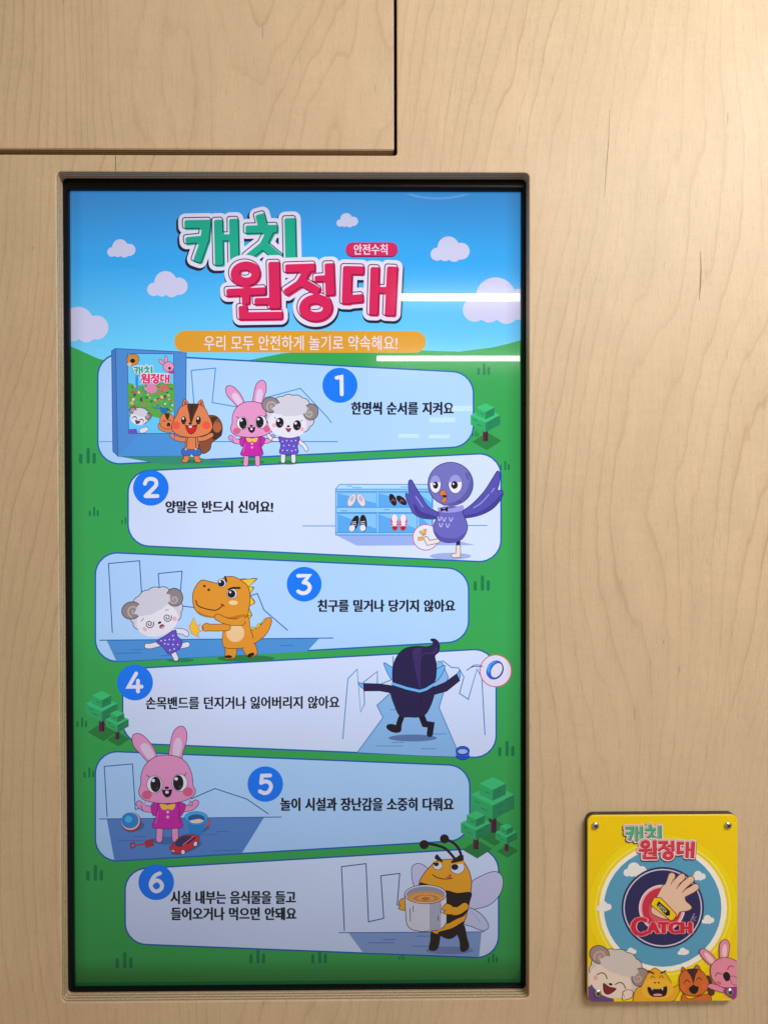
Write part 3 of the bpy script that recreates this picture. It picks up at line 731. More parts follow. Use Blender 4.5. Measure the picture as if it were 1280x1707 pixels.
def rabbit(name, parent, level, t):
    a = Art(SCR, name, parent, level, t); K, D, I_ = (226, 148, 200), (70, 30, 66), (222, 196, 230); MG = (196, 36, 168)
    for p in ([(500, 690), (495, 768)], [(590, 690), (593, 766)]): a.limb(p, 36, K, D, 1)
    a.limb([(470, 585), (405, 578), (372, 550)], 34, K, D, 1); a.limb([(630, 582), (690, 572), (718, 545)], 34, K, D, 1)
    a.sm([(395, 560), (408, 532), (415, 545), (408, 568)], K); a.sm([(680, 560), (682, 533), (692, 540), (698, 560)], K, D, .8)
    a.sm([(448, 555), (500, 545), (505, 600), (458, 622)], MG, D, 1); a.sm([(655, 556), (600, 545), (600, 600), (630, 622)], MG, D, 1)
    a.poly(catmull([(495, 546), (550, 552), (606, 546), (622, 620), (638, 690), (590, 700), (545, 705), (500, 701), (452, 690), (478, 620)], True, 4), MG, D, 1)
    a.line([(488, 600), (474, 672)], 1, (228, 110, 210)); a.line([(608, 600), (622, 670)], 1, (140, 20, 120))
    a.sm([(500, 552), (545, 560), (545, 582), (515, 585)], (232, 190, 70)); a.sm([(592, 552), (548, 560), (552, 582), (580, 585)], (232, 190, 70)); a.ell(547, 600, 9, 9, (240, 170, 190)); a.ell(547, 631, 9, 9, (240, 170, 190))
    a.sm([(330, 165), (336, 130), (368, 121), (405, 140), (450, 190), (480, 250), (490, 300), (430, 296), (385, 250), (345, 208)], K, D, 1.1); a.sm([(380, 205), (398, 180), (425, 188), (458, 235), (472, 285), (445, 290), (405, 250)], I_)
    a.sm([(556, 280), (560, 200), (578, 120), (604, 86), (636, 77), (660, 104), (663, 160), (642, 228), (625, 285)], K, D, 1.1); a.sm([(578, 260), (580, 200), (596, 155), (620, 150), (634, 180), (626, 235), (606, 275), (586, 276)], I_)
    a.sm([(470, 264), (540, 253), (615, 266), (665, 306), (694, 370), (702, 438), (716, 470), (700, 506), (640, 535), (560, 548), (480, 545), (410, 530), (376, 500), (371, 465), (383, 430), (386, 370), (412, 310)], K, D, 1.1)
    for x, xb, y, hx in ((467, 473, 432, 459), (620, 611, 422, 599)):
        a.ell(x, y, 47, 52, WHT, 0, D, .8); a.ell(xb, y, 32, 47, BLK); a.ell(hx, y - 24, 10, 10, WHT); a.ell(xb + 10, y + 24, 6, 8, (70, 60, 80))
    a.line([(435, 388), (420, 376)], 1.2, BLK); a.line([(650, 378), (660, 362)], 1.2, BLK); a.ell(420, 496, 30, 27, (212, 96, 136)); a.ell(670, 477, 31, 28, (212, 96, 136))
    a.sm([(514, 464), (541, 470), (571, 462), (567, 496), (543, 512), (520, 494)], (30, 18, 30)); a.poly([(533, 473), (552, 473), (552, 487), (533, 487)], WHT); a.ell(541, 452, 14, 7, BLK); a.line([(514, 464), (530, 470), (541, 458), (555, 470), (571, 462)], 1, BLK, True)
    a.line([(382, 560), (396, 592)], 1.5, (60, 100, 210)); a.done()
rabbit('rabbit_drawing', P[0], 150, compose(ZB, .784, 619, 225.5))
sheep(ZCc, 'open', 'small', 'sheep_drawing', P[0], 210, body1)

# shelf of shoes and bird, rule two
a = Art(SCR, 'shoe_shelf_drawing', P[1], 34, ZD); sc = (44, 128, 205)
a.poly([(200, 220), (222, 193), (740, 193), (740, 220)], (176, 216, 255), sc, 1.2); a.poly([(200, 220), (745, 220), (745, 478), (200, 478)], (140, 202, 255), sc, 1.2)
for x0, x1, y0, y1 in ((213, 430, 238, 320), (442, 657, 238, 320), (669, 742, 238, 320), (213, 430, 356, 463), (442, 657, 356, 463), (669, 742, 356, 463)):
    a.poly([(x0, y0), (x1, y0), (x1, y1), (x0, y1)], (128, 196, 252), sc, 1.0); a.poly([(x0, y0 + 5), (x1, y1 - 20), (x1, y1), (x0, y1)], (88, 166, 240))
for y in (232, 322, 352, 464): a.line([(200, y), (745, y)], 1.1, sc)
for x0, x1, y in ((262, 292, 203), (295, 343, 212), (567, 640, 208), (232, 264, 342), (473, 503, 336)): a.line([(x0, y), (x1, y)], 1, sc)
for x, y, r in ((290, 282, 24), (343, 282, -24)): a.ell(x, y, 19, 37, (228, 216, 226), r, (160, 140, 160), .8); a.ell(x + (2 if r > 0 else -2), y - 8, 10, 18, (196, 180, 200), r)
for x, y, r in ((521, 280, -22), (570, 283, -48)): a.ell(x, y, 18, 36, (26, 22, 32), r); a.line([(x - 8, y + 10), (x, y - 4), (x + 12, y + 8)], 1.3, (200, 80, 50))
for x, y, r in ((304, 412, 20), (353, 410, -2)): a.ell(x + 3, y + 2, 20, 48, (40, 44, 60), r); a.ell(x, y, 18, 46, (24, 24, 34), r); a.ell(x - (12 if r > 0 else 0), y + 28, 16, 18, (228, 226, 240), r); [a.line([(x - 12, y + d), (x + 10, y + d - 3)], 1, WHT) for d in (-6, 4, 14)]
for x, y, r in ((531, 408, -4), (580, 408, 4)): a.ell(x, y, 22, 47, (206, 60, 68), r); a.ell(x, y - 22, 16, 24, (232, 226, 240), r); a.ell(x, y + 8, 12, 9, (232, 226, 240)); a.ell(x, y + 30, 13, 14, (178, 30, 46)); [a.line([(x - 18, y + d), (x + 18, y + d)], 1, WHT) for d in (2, 18)]
a.done()
a = Art(SCR, 'kicking_foot_badge', P[1], 90, ZD); a.ell(706, 491, 72, 72, (222, 224, 252), 0, (214, 60, 92), 1.4)
for p in ([(662, 490), (690, 488), (690, 506), (664, 510)], [(668, 460), (682, 453), (698, 480), (690, 484)], [(692, 447), (710, 444), (706, 476), (696, 474)]): a.poly(p, (238, 172, 60), (150, 90, 30), .7)
a.done()
a = Art(SCR, 'bird_drawing', P[1], 100, ZD); B1, B2, D = (82, 80, 176), (104, 102, 192), (38, 32, 80)
a.ell(845, 597, 116, 19, (158, 172, 228))
a.sm([(612, 172), (628, 170), (645, 200), (682, 262), (722, 320), (782, 355), (790, 385), (700, 386), (640, 360), (614, 312), (595, 268), (594, 244), (612, 246), (608, 200)], B1, D, 1.1); a.sm([(640, 300), (680, 345), (740, 365), (775, 380), (700, 382), (650, 355)], (62, 58, 140))
a.sm([(1108, 118), (1124, 138), (1118, 190), (1110, 226), (1134, 226), (1136, 262), (1085, 328), (1000, 370), (900, 384), (884, 362), (960, 308), (1030, 236), (1080, 160)], B1, D, 1.1); a.sm([(900, 372), (1000, 350), (1080, 300), (1134, 240), (1134, 266), (1080, 330), (1000, 370), (930, 382)], (64, 60, 150))
for p in ([(1060, 250), (1020, 295), (975, 325)], [(1090, 215), (1075, 238)], [(650, 262), (676, 300), (690, 320)]): a.line(p, 1.8, (150, 150, 225), True)
a.line([(888, 510), (888, 548)], 7, D, cap=False); a.limb([(889, 546), (888, 592), (862, 593)], 22, (232, 214, 210), (90, 70, 80), 1, False)
a.limb([(772, 512), (720, 522), (708, 498)], 22, (232, 218, 216), (90, 70, 80), 1, False)
a.sm([(782, 330), (845, 318), (908, 325), (916, 360), (936, 405), (938, 452), (905, 505), (842, 521), (785, 508), (752, 462), (752, 415), (776, 372)], B2, D, 1.1); a.sm([(752, 455), (800, 490), (880, 495), (930, 465), (905, 505), (842, 520), (785, 508)], (84, 80, 172))
a.sm([(778, 322), (845, 330), (910, 310), (914, 338), (845, 352), (784, 346)], (152, 150, 228))
a.ell(845, 191, 127, 122, (112, 112, 190), 0, D, 1.2); a.sm([(960, 150), (970, 200), (945, 262), (890, 302), (830, 313), (800, 308), (880, 285), (935, 230)], (92, 90, 172))
for x, y, rx, ry, px_ in ((760, 192, 31, 50, 761), (872, 191, 38, 53, 867)):
    a.ell(x, y, rx, ry, (232, 230, 250), 0, D, .8); a.poly([(x + rx * math.cos(math.radians(q)), y + ry * math.sin(math.radians(q))) for q in range(188, 353, 8)], (152, 150, 222)); a.ell(px_, y + 6, 15 if px_ < 800 else 19, 20 if px_ < 800 else 22, BLK); a.ell(px_ - 6, y, 5, 6, WHT)
a.sm([(798, 226), (812, 228), (822, 248), (822, 285), (810, 297), (790, 288), (802, 272), (806, 262), (780, 250)], (214, 122, 66), (110, 50, 40), .9); a.poly([(800, 252), (822, 254), (822, 268), (803, 266)], (50, 20, 30))
a.poly([(788, 322), (809, 332), (830, 320), (830, 348), (809, 338), (790, 348)], BLK)
for x, y in ((782, 382), (808, 386), (846, 386), (790, 418), (828, 420)): a.line([(x - 8, y - 6), (x - 3, y + 12), (x + 4, y + 12), (x + 11, y - 6)], 1.3, (196, 200, 240), True)
for p in ([(930, 130), (945, 165)], [(944, 128), (954, 150)], [(885, 294), (905, 288)]): a.line(p, 1.6, (60, 58, 140))
a.done()

# sheep pushed by dinosaur, rule three
def body3(a):
    SK = (226, 222, 240); D = (58, 50, 66); a.t = ZE
    a.limb([(545, 605), (565, 650)], 27, SK, D, 1); a.limb([(585, 580), (630, 570)], 28, SK, D, 1); a.limb([(470, 565), (420, 578), (398, 578)], 27, SK, D, 1); a.limb([(555, 490), (605, 495), (625, 508)], 27, SK, D, 1)
    a.sm([(452, 552), (500, 520), (560, 485), (572, 520), (600, 550), (590, 590), (540, 622), (515, 620), (490, 585)], PURP, D, 1)
    for x, y in ((480, 548), (503, 545), (527, 541), (552, 541), (548, 518), (520, 568), (548, 570), (575, 570), (530, 602), (500, 565), (555, 595)): a.ell(x, y, 4, 4, WHT)
sheep(compose(ZE, 1.50, 470, 432, -27, 312, 378), 'swirl', 'o', 'dizzy_sheep_drawing', P[2], 46, body3)
a = Art(SCR, 'dinosaur_drawing', P[2], 46, ZE); O_, D, Yl = (222, 146, 46), (86, 48, 30), (238, 196, 58)
a.ell(968, 650, 166, 19, (32, 122, 72))
a.sm([(930, 200), (985, 192), (1032, 190), (985, 234), (1014, 240), (992, 282), (1020, 326), (985, 352), (1002, 402), (960, 420), (930, 300)], Yl, D, 1); a.poly([(928, 196), (1032, 189), (984, 236), (1014, 239), (990, 284), (1020, 327), (984, 352), (1002, 404), (930, 400)], Yl, D, 1)
a.sm([(985, 500), (1010, 480), (1042, 462), (1075, 425), (1108, 413), (1116, 440), (1092, 500), (1050, 542), (1000, 565)], O_, D, 1.1)
a.poly([(1000, 488), (1004, 466), (1022, 474), (1040, 448), (1052, 455), (1074, 420), (1082, 428), (1042, 470)], Yl, D, .8)
a.poly(catmull([(848, 575), (912, 585), (908, 640), (880, 652), (848, 650), (850, 610)], True, 4), O_, D, 1.1); a.sm([(950, 590), (1012, 560), (1034, 618), (1005, 642), (978, 640), (958, 612)], O_, D, 1.1)
a.sm([(845, 470), (870, 430), (975, 405), (992, 470), (1010, 540), (985, 580), (920, 592), (845, 586), (832, 535)], O_, D, 1.1)
a.ell(907, 503, 52, 52, (234, 196, 146)); a.ell(980, 555, 34, 42, O_); a.ell(868, 640, 22, 9, (30, 22, 24)); a.ell(996, 630, 23, 11, (30, 22, 24), -22)
a.sm([(708, 200), (760, 206), (805, 214), (845, 182), (890, 177), (932, 194), (978, 232), (992, 290), (986, 360), (970, 412), (900, 430), (800, 416), (722, 405), (676, 370), (661, 312), (668, 255)], O_, D, 1.2); a.sm([(690, 375), (740, 400), (850, 412), (960, 395), (970, 412), (900, 430), (800, 416), (722, 405)], (190, 116, 36))
a.limb([(860, 470), (790, 472), (735, 470)], 36, O_, D, 1.1); a.sm([(715, 462), (745, 445), (760, 470), (745, 492), (718, 488), (724, 475)], O_, D, 1); a.limb([(860, 470), (790, 472), (745, 470)], 34, O_)
a.limb([(945, 440), (870, 438), (805, 412)], 34, O_, D, 1.1); a.limb([(950, 425), (930, 432)], 30, O_)
for x, y, rx, px_ in ((828, 215, 25, 826), (888, 276, 29, 885)):
    a.ell(x, y, rx, rx, WHT, 0, D, .8); a.ell(px_, y + 1, rx * .78, rx * .8, BLK); a.ell(px_ - 7, y - 8, 6, 6, WHT)
a.line([(848, 178), (856, 205)], 3, BLK); a.line([(868, 252), (895, 243), (932, 243)], 3.4, BLK, True); a.ell(895, 328, 26, 13, (238, 206, 160)); a.ell(729, 232, 8, 8, D); a.ell(754, 254, 8, 8, D)
a.line([(680, 315), (692, 345), (740, 364), (795, 371), (828, 350), (836, 338)], 1.7, BLK, True); a.line([(822, 336), (845, 348)], 1.4, BLK); a.done()
a = Art(SCR, 'impact_star_drawing', P[2], 46, ZE); a.poly([(667, 414), (640, 470), (655, 505), (698, 531), (690, 500), (711, 495), (692, 476), (706, 455), (684, 458)], (240, 186, 60), (170, 110, 30), .8); a.done()

# rule four: figure seen from behind, wristband thrown
a = Art(SCR, 'running_figure_drawing', P[3], 46, ZF); N_, LB = (34, 28, 78), (104, 182, 250)
a.sm([(375, 210), (410, 225), (440, 250), (438, 322), (405, 285)], LB, NAVY, 1); a.sm([(760, 227), (730, 235), (695, 260), (690, 332), (735, 290)], LB, NAVY, 1)
a.poly([(213, 330), (250, 339), (250, 374), (228, 358)], LB, NAVY, 1); a.poly([(832, 280), (853, 250), (856, 290), (850, 312)], LB, NAVY, 1)
a.poly([(248, 337), (350, 340), (430, 352), (425, 398), (350, 384), (250, 385)], N_, BLK, 1); a.poly([(685, 362), (760, 330), (832, 277), (852, 320), (770, 386), (690, 408)], N_, BLK, 1)
a.limb([(490, 540), (472, 588), (468, 628)], 36, (20, 18, 44)); a.ell(437, 620, 48, 25, (20, 18, 44), 18); a.limb([(610, 535), (632, 592), (672, 598), (664, 655)], 40, (20, 18, 44), None, 1, False)
a.sm([(430, 342), (430, 252), (450, 180), (500, 122), (570, 104), (640, 106), (675, 98), (686, 82), (668, 62), (692, 57), (716, 74), (726, 110), (716, 144), (696, 166), (706, 222), (702, 300), (690, 345), (692, 402), (672, 470), (638, 530), (590, 549), (540, 549), (476, 540), (440, 470), (418, 402), (414, 360)], N_, BLK, 1)
a.sm([(560, 125), (640, 118), (690, 120), (700, 100), (712, 120), (690, 150), (620, 160), (606, 230), (604, 375), (570, 240)], (58, 42, 104)); a.sm([(620, 112), (660, 112), (698, 90), (705, 110), (680, 140), (630, 145), (606, 160)], (40, 30, 84))
a.line([(428, 338), (520, 368), (600, 386), (640, 374), (692, 342)], 4.2, LB); a.line([(612, 400), (606, 475)], 1.4, BLK); a.done()
a = Art(SCR, 'wristband_badge', P[3], 46, ZF); a.ell(1077, 258, 99, 100, (222, 220, 246), 0, (214, 66, 92), 1.5)
a.poly(ellipse(1073, 253, 60, 50, -62), (30, 100, 240), (16, 40, 120), 1.1); a.poly(ellipse(1083, 255, 50, 34, -62), (222, 220, 246), (16, 40, 120), 1.0); a.sm([(1030, 270), (1022, 240), (1050, 205), (1082, 198), (1050, 225), (1040, 262)], (60, 160, 250))
a.line([(895, 255), (935, 232), (995, 232)], 1.4, (50, 80, 170), True); a.line([(915, 240), (945, 222), (990, 224)], 1.2, (50, 80, 170), True); a.done()
a = Art(SCR, 'wristband_drawing', P[3], 46, ZF); a.ell(870, 792, 42, 26, (28, 76, 210), 0, (16, 30, 110), 1); a.poly([(828, 760), (912, 760), (912, 792), (828, 792)], (40, 110, 240)); a.ell(870, 760, 42, 28, (34, 90, 230), 0, (16, 30, 110), 1.1); a.ell(870, 765, 32, 17, (160, 190, 236), 0, (16, 30, 110), .9); a.done()

# rule five: rabbit with toys
a = Art(SCR, 'ball_drawing', P[4], 60, ZG); a.ell(350, 690, 56, 28, (66, 104, 168), -10); a.ell(324, 662, 60, 60, (176, 56, 82), 0, (40, 50, 100), .8); a.ell(320, 655, 57, 54, (232, 196, 190), -10); a.ell(317, 652, 53, 49, (42, 132, 212)); a.ell(308, 644, 22, 21, (70, 180, 240)); a.done()
a = Art(SCR, 'bucket_drawing', P[4], 60, ZG); a.poly([(700, 742), (800, 680), (802, 700), (735, 746)], (62, 100, 164)); a.line([(770, 680), (798, 684), (800, 655), (785, 640)], 2.6, (184, 72, 84), True); a.poly([(664, 660), (776, 660), (756, 742), (682, 742)], (36, 128, 206)); a.ell(719, 742, 37, 8, (36, 128, 206)); a.ell(720, 640, 68, 38, (48, 160, 228)); a.ell(720, 634, 70, 36, (60, 172, 236), 0, (30, 90, 160), .9); a.ell(722, 640, 52, 26, (30, 92, 160)); a.sm([(680, 655), (705, 648), (740, 643), (765, 655), (740, 668), (700, 668)], (234, 206, 196)); a.done()
rabbit('waving_rabbit_drawing', P[4], 90, ZG)
a = Art(SCR, 'toy_shovel_drawing', P[4], 60, ZG); a.line([(350, 803), (415, 795)], 2.6, (178, 52, 68)); a.poly([(318, 790), (344, 786), (350, 815), (322, 824)], (178, 52, 68), (110, 30, 50), .7, holes=None); a.poly([(327, 797), (340, 795), (342, 812), (329, 815)], (110, 140, 200)); a.poly([(408, 778), (455, 766), (460, 806), (414, 818)], (178, 46, 62), (110, 30, 50), .8); a.done()
a = Art(SCR, 'toy_car_drawing', P[4], 150, ZG); a.ell(660, 822, 98, 26, (62, 100, 160), -20); a.sm([(560, 815), (585, 790), (625, 750), (680, 738), (730, 745), (740, 770), (715, 810), (650, 845), (610, 856), (570, 838)], (196, 48, 72), (90, 24, 44), .9)
a.sm([(590, 795), (628, 752), (680, 745), (690, 760), (650, 795), (622, 815)], (52, 52, 96)); a.line([(640, 800), (705, 750)], 1.2, (230, 120, 140)); a.poly([(652, 798), (705, 752), (722, 758), (672, 796)], (70, 40, 70)); a.ell(640, 845, 13, 15, (226, 220, 236), 0, (60, 30, 50), 1); a.ell(716, 795, 12, 16, (226, 220, 236), 20, (60, 30, 50), 1); a.ell(580, 838, 9, 4, (236, 210, 200), 20); a.done()

# rule six: bee with pot
a = Art(SCR, 'bee_drawing', P[5], 46, ZH); O_, K_, W_ = (236, 164, 44), (30, 24, 34), (200, 200, 240)
a.sm([(590, 310), (598, 262), (640, 250), (690, 284), (700, 340), (640, 386), (606, 384)], W_, K_, 1); a.sm([(925, 512), (940, 372), (1010, 320), (1080, 297), (1120, 315), (1133, 360), (1115, 430), (1060, 490), (990, 515)], W_, K_, 1.1); a.sm([(890, 598), (925, 515), (990, 540), (1035, 590), (1046, 630), (1010, 648), (950, 625)], W_, K_, 1.1); a.line([(935, 520), (1000, 600)], .8, (150, 150, 200))
a.line([(848, 222), (795, 165), (745, 143), (690, 132)], 4.4, K_, True); a.line([(892, 222), (868, 160), (835, 125), (800, 108)], 4.4, K_, True); a.ell(665, 137, 28, 27, K_); a.ell(785, 103, 27, 27, K_)
a.sm([(708, 650), (758, 650), (752, 740), (725, 768), (692, 758), (700, 710)], K_); a.sm([(860, 655), (900, 612), (920, 690), (932, 745), (905, 773), (880, 766), (874, 710)], K_)
a.sm([(695, 272), (740, 233), (805, 225), (880, 226), (920, 270), (944, 345), (940, 430), (925, 520), (900, 602), (862, 668), (812, 696), (752, 672), (700, 640), (645, 480), (634, 375), (655, 322)], O_, K_, 1.2)
a.poly([(634, 378), (642, 360), (700, 376), (700, 400), (640, 410)], K_); a.poly(catmull([(780, 420), (860, 424), (943, 420), (938, 470), (912, 548), (860, 578), (780, 600)], True, 4), K_); a.sm([(752, 655), (830, 632), (904, 592), (865, 665), (812, 695), (755, 672)], K_)
a.ell(745, 262, 28, 24, WHT, 0, K_, .8); a.ell(862, 272, 42, 39, WHT, 0, K_, .8); a.ell(737, 252, 15, 14, K_); a.ell(846, 270, 21, 18, K_); a.poly([(820, 236), (905, 232), (905, 248), (822, 256)], O_); a.poly([(716, 235), (776, 240), (774, 246), (718, 243)], O_)
a.poly([(728, 205), (742, 193), (778, 236), (768, 242), (728, 222)], K_); a.poly([(822, 238), (872, 200), (898, 200), (898, 232), (828, 248)], K_)
a.line([(714, 314), (740, 332), (790, 342), (832, 336)], 1.5, K_, True); a.sm([(790, 338), (822, 311), (824, 330), (800, 342)], (214, 84, 100))
a.limb([(905, 505), (860, 532), (800, 530)], 44, O_, K_, 1)
a.done()
a = Art(SCR, 'soup_pot_drawing', P[5], 110, ZH); S1 = (214, 212, 230)
a.sm([(514, 480), (535, 457), (575, 470), (575, 520), (540, 527), (512, 516), (522, 500)], O_, K_, 1)
a.poly([(548, 430), (797, 430), (797, 600), (780, 628), (740, 646), (650, 654), (590, 642), (566, 620), (558, 590)], S1, K_, 1.1); a.poly([(697, 480), (765, 470), (762, 640), (697, 650)], (176, 176, 202)); a.poly([(765, 465), (796, 440), (796, 600), (764, 636)], (222, 220, 236))
a.ell(673, 432, 124, 56, (224, 222, 238), 0, K_, 1.1); a.ell(673, 433, 115, 48, (150, 152, 178)); a.ell(673, 448, 108, 34, (216, 150, 84))
for rx, ry in ((92, 28), (66, 21), (44, 15)): a.poly(ellipse(675, 455, rx, ry), (236, 176, 110) if rx != 66 else (200, 126, 60)); a.poly(ellipse(675, 456, rx - 8, ry - 4), (214, 146, 78))
a.ell(673, 459, 24, 11, (206, 112, 40))
for x, y0, y1 in ((581, 517, 592), (598, 502, 535), (746, 560, 588), (762, 490, 545)): a.line([(x, y0), (x + 3, y1)], 1.3, (90, 90, 120))
a.sm([(770, 520), (795, 488), (835, 505), (838, 548), (795, 550), (774, 540), (790, 528)], O_, K_, 1); a.limb([(850, 528), (815, 530)], 40, O_); a.done()

# ------------------------------------------------------------------ sign plate
TB, TF = 0.0078, 0.0105
bx0, bx1, bz0, bz1 = rect_from([(973, 1353.5), (1223, 1354.5), (978, 1665), (1225, 1664)], -0.002)
fx0, fx1, fz0, fz1 = rect_from([(977.8, 1359.5), (1228, 1360), (981, 1671), (1230.5, 1669.5)], -TF)
sign = empty('sign_plate', ((fx0 + fx1) / 2, 0, fz0))
tag(sign, 'small yellow acrylic wristband sign plate screwed to the plywood beside the screen', 'sign')
def slab(name, x0, x1, z0, z1, r, y0, y1, mat, bev):
    V, Fc = [], []; prof = [(bev, y0), (bev * .3, y0 + bev * .3), (0, y0 + bev), (0, y1)]; L = []
    for e, y in prof:
        i = len(V); V.extend([(p[0], y, p[1]) for p in rrect(x0 + e, x1 - e, z0 + e, z1 - e, r - e)]); L.append(list(range(i, len(V))))
    Fc.append(L[0])
    for k in range(3):
        for i in range(len(L[0])): j = (i + 1) % len(L[0]); Fc.append((L[k][i], L[k + 1][i], L[k + 1][j], L[k][j]))
    Fc.append(L[-1][::-1]); me = bpy.data.meshes.new(name); me.from_pydata(V, [], Fc); me.update()
    bm = bmesh.new(); bm.from_mesh(me); bmesh.ops.recalc_face_normals(bm, faces=bm.faces[:]); bm.to_mesh(me); bm.free()
    return link(name, me, mat, sign)
slab('backing', bx0, bx1, bz0, bz1, .009, -TB, 0.0, M_BACK, .0004)
_di = {}
def ink(c):
    if c in _di: return _di[c]
    m = plain('printed_ink', lin(c), 0.32, spec=0.4, coat=0.35); _di[c] = m; return m
M_YEL = plain('yellow_acrylic', lin((248, 214, 6)), 0.20, spec=0.5, coat=0.5)
slab('face', fx0, fx1, fz0, fz1, .008, -TF, -TB, M_YEL, .0006)
rim = [(fx0 + .0006, fx1 - .0006, fz0 + .0006, fz1 - .0006)]
pc = [to_px((x, -TF - .0005, z)) for x, z in rrect(fx0 + .0006, fx1 - .0006, fz0 + .0006, fz1 - .0006, .0074, 5)][::-1]
_ar = sum(pc[i - 1][0] * pc[i][1] - pc[i][0] * pc[i - 1][1] for i in range(len(pc)))
if _ar < 0: pc = pc[::-1]
PLT = Surface(-TF - .00003, 0.000012, pc, ink)
a = Art(PLT, 'roundel', sign, 1, ZI)
a.ell(640, 815, 560, 556, (240, 214, 10)); a.ell(640, 815, 546, 542, (247, 222, 14)); a.ell(640, 815, 500, 497, (250, 236, 110)); a.ell(640, 815, 489, 486, (245, 220, 20)); a.ell(640, 815, 470, 468, (252, 248, 240)); a.ell(637, 813, 433, 434, (88, 162, 204))
a.done()
for q in ((350, 520, 480, 582), (850, 955, 535, 612), (150, 262, 755, 840), (925, 1018, 855, 935), (368, 445, 1105, 1155), (748, 832, 1105, 1160)): cloud(*q, PLT, sign, (240, 240, 244), ZI, 9)
a = Art(PLT, 'catch_emblem', sign, 12, ZI); R_, PK, WH2 = (212, 38, 70), (242, 172, 184), (236, 226, 238)
a.ell(638, 812, 304, 301, (42, 40, 92)); a.ell(638, 812, 290, 287, (205, 205, 232)); a.ell(638, 812, 280, 277, (44, 44, 96)); a.ell(632, 815, 170, 172, WH2); a.ell(632, 815, 160, 162, PK); a.ell(632, 815, 146, 150, (206, 50, 76)); a.ell(632, 830, 96, 98, (222, 90, 110))
for p, wd in (([(870, 858), (858, 880), (846, 906)], 2.2), ([(884, 880), (866, 888), (850, 892)], 1.6), ([(880, 905), (864, 900)], 1.6)): a.line(p, wd, (150, 130, 180))
HS, HO = (236, 200, 176), (110, 44, 36)
for p in ([(660, 690), (690, 625), (705, 578)], [(700, 690), (745, 620), (780, 584)], [(745, 700), (800, 640), (845, 604)], [(790, 710), (850, 680), (880, 660)]): a.line(p, 48 / 4.414 + 2.2, HO)
a.sm([(560, 800), (610, 700), (650, 640), (720, 650), (800, 690), (805, 755), (840, 790), (852, 815), (820, 835), (765, 845), (735, 885), (650, 895), (570, 862), (552, 835)], HS, HO, 1.2)
for p in ([(660, 690), (690, 625), (705, 578)], [(700, 690), (745, 620), (780, 584)], [(745, 700), (800, 640), (845, 604)], [(790, 710), (850, 680), (880, 660)]): a.line(p, 46 / 4.414, HS)
for p in ([(698, 640), (716, 600)], [(740, 672), (770, 625)], [(782, 700), (815, 665)]): a.line(p, 1.1, HO)
a.poly(round_poly([(575, 735), (625, 740), (745, 865), (705, 914), (548, 790)], 16), (246, 206, 20), HO, 1.2); a.poly([(607, 762), (690, 835), (692, 868), (664, 872), (592, 795)], (20, 18, 22))
a.t = compose(ZI, 1.0, 636, 818, 43); a.text('CATCH', -36, 36, -12, 12, (240, 236, 220), 0.1); a.t = ZI
for bold, c in ((4.0, PK), (2.2, R_)):
    e = -5
    a.text('C', 408 - e, 522 + e, 880 - e, 1022 + e, c, bold); a.text('ATCH', 524 - e, 852 + e, 915 - e, 1004 + e, c, bold)
a.done()
title(PLT, sign, compose(ZI, 0.4495, 322, 176), 70, h=3.0, teal=(84, 176, 142), pink=(216, 56, 86), white=(244, 214, 214), line=(40, 84, 84), pline=(130, 24, 50))
# animals along the bottom of the plate
a = Art(PLT, 'sheep_print', sign, 20, ZK)
a.poly([(40, 640), (90, 625), (160, 700), (250, 712), (250, 770), (40, 770)], (104, 74, 138)); a.sm([(48, 480), (85, 520), (80, 600), (50, 640)], (236, 218, 206))
a.t = compose(ZK, 2.12, 255, 560, 19, 312, 352); sheep_head(a, 'happy', 'big', (70, 50, 56), (214, 204, 204), (238, 220, 210), (164, 140, 138), (196, 172, 168)); a.t = ZK
a.sm([(320, 745), (325, 690), (360, 668), (400, 680), (395, 725), (350, 745)], (238, 220, 210), (80, 50, 50), 1); a.line([(320, 680), (335, 730)], 1.2, (200, 160, 60)); a.done()
a = Art(PLT, 'dinosaur_print', sign, 46, ZK); O_, D = (238, 176, 40), (150, 92, 20)
a.sm([(405, 745), (415, 690), (440, 650), (470, 640), (500, 575), (530, 530), (575, 495), (620, 520), (665, 545), (700, 600), (715, 650), (760, 630), (770, 680), (745, 725), (700, 760), (430, 770)], O_, D, 1.1)
a.sm([(478, 640), (510, 590), (590, 578), (680, 595), (716, 640), (712, 700), (650, 735), (540, 735), (485, 705)], (244, 190, 60)); a.sm([(520, 645), (560, 660), (620, 660), (668, 640), (670, 690), (645, 720), (560, 722), (525, 690)], (34, 20, 22), D, .8); a.ell(598, 708, 36, 10, (230, 150, 170))
a.poly([(548, 655), (562, 658), (556, 675)], WHT); a.poly([(626, 658), (642, 652), (638, 674)], WHT); a.ell(576, 612, 8, 7, (120, 50, 30)); a.ell(606, 611, 8, 7, (120, 50, 30))
a.line([(545, 575), (560, 558), (575, 575)], 1.2, D, True); a.line([(612, 573), (628, 556), (645, 575)], 1.2, D, True); a.line([(525, 520), (565, 538)], 2.6, (70, 40, 20)); a.line([(660, 520), (625, 536)], 2.6, (70, 40, 20)); a.done()
a = Art(PLT, 'squirrel_print', sign, 46, ZK); F_, D = (214, 110, 50), (70, 34, 26)
a.sm([(985, 560), (1015, 570), (1050, 690), (1010, 715), (985, 650)], (90, 52, 36)); a.sm([(800, 700), (850, 740), (990, 700), (1010, 760), (800, 770)], F_, D, .9)
a.sm([(785, 545), (790, 495), (802, 490), (825, 525)], F_, D, 1); a.sm([(885, 505), (905, 472), (922, 480), (938, 520)], F_, D, 1)
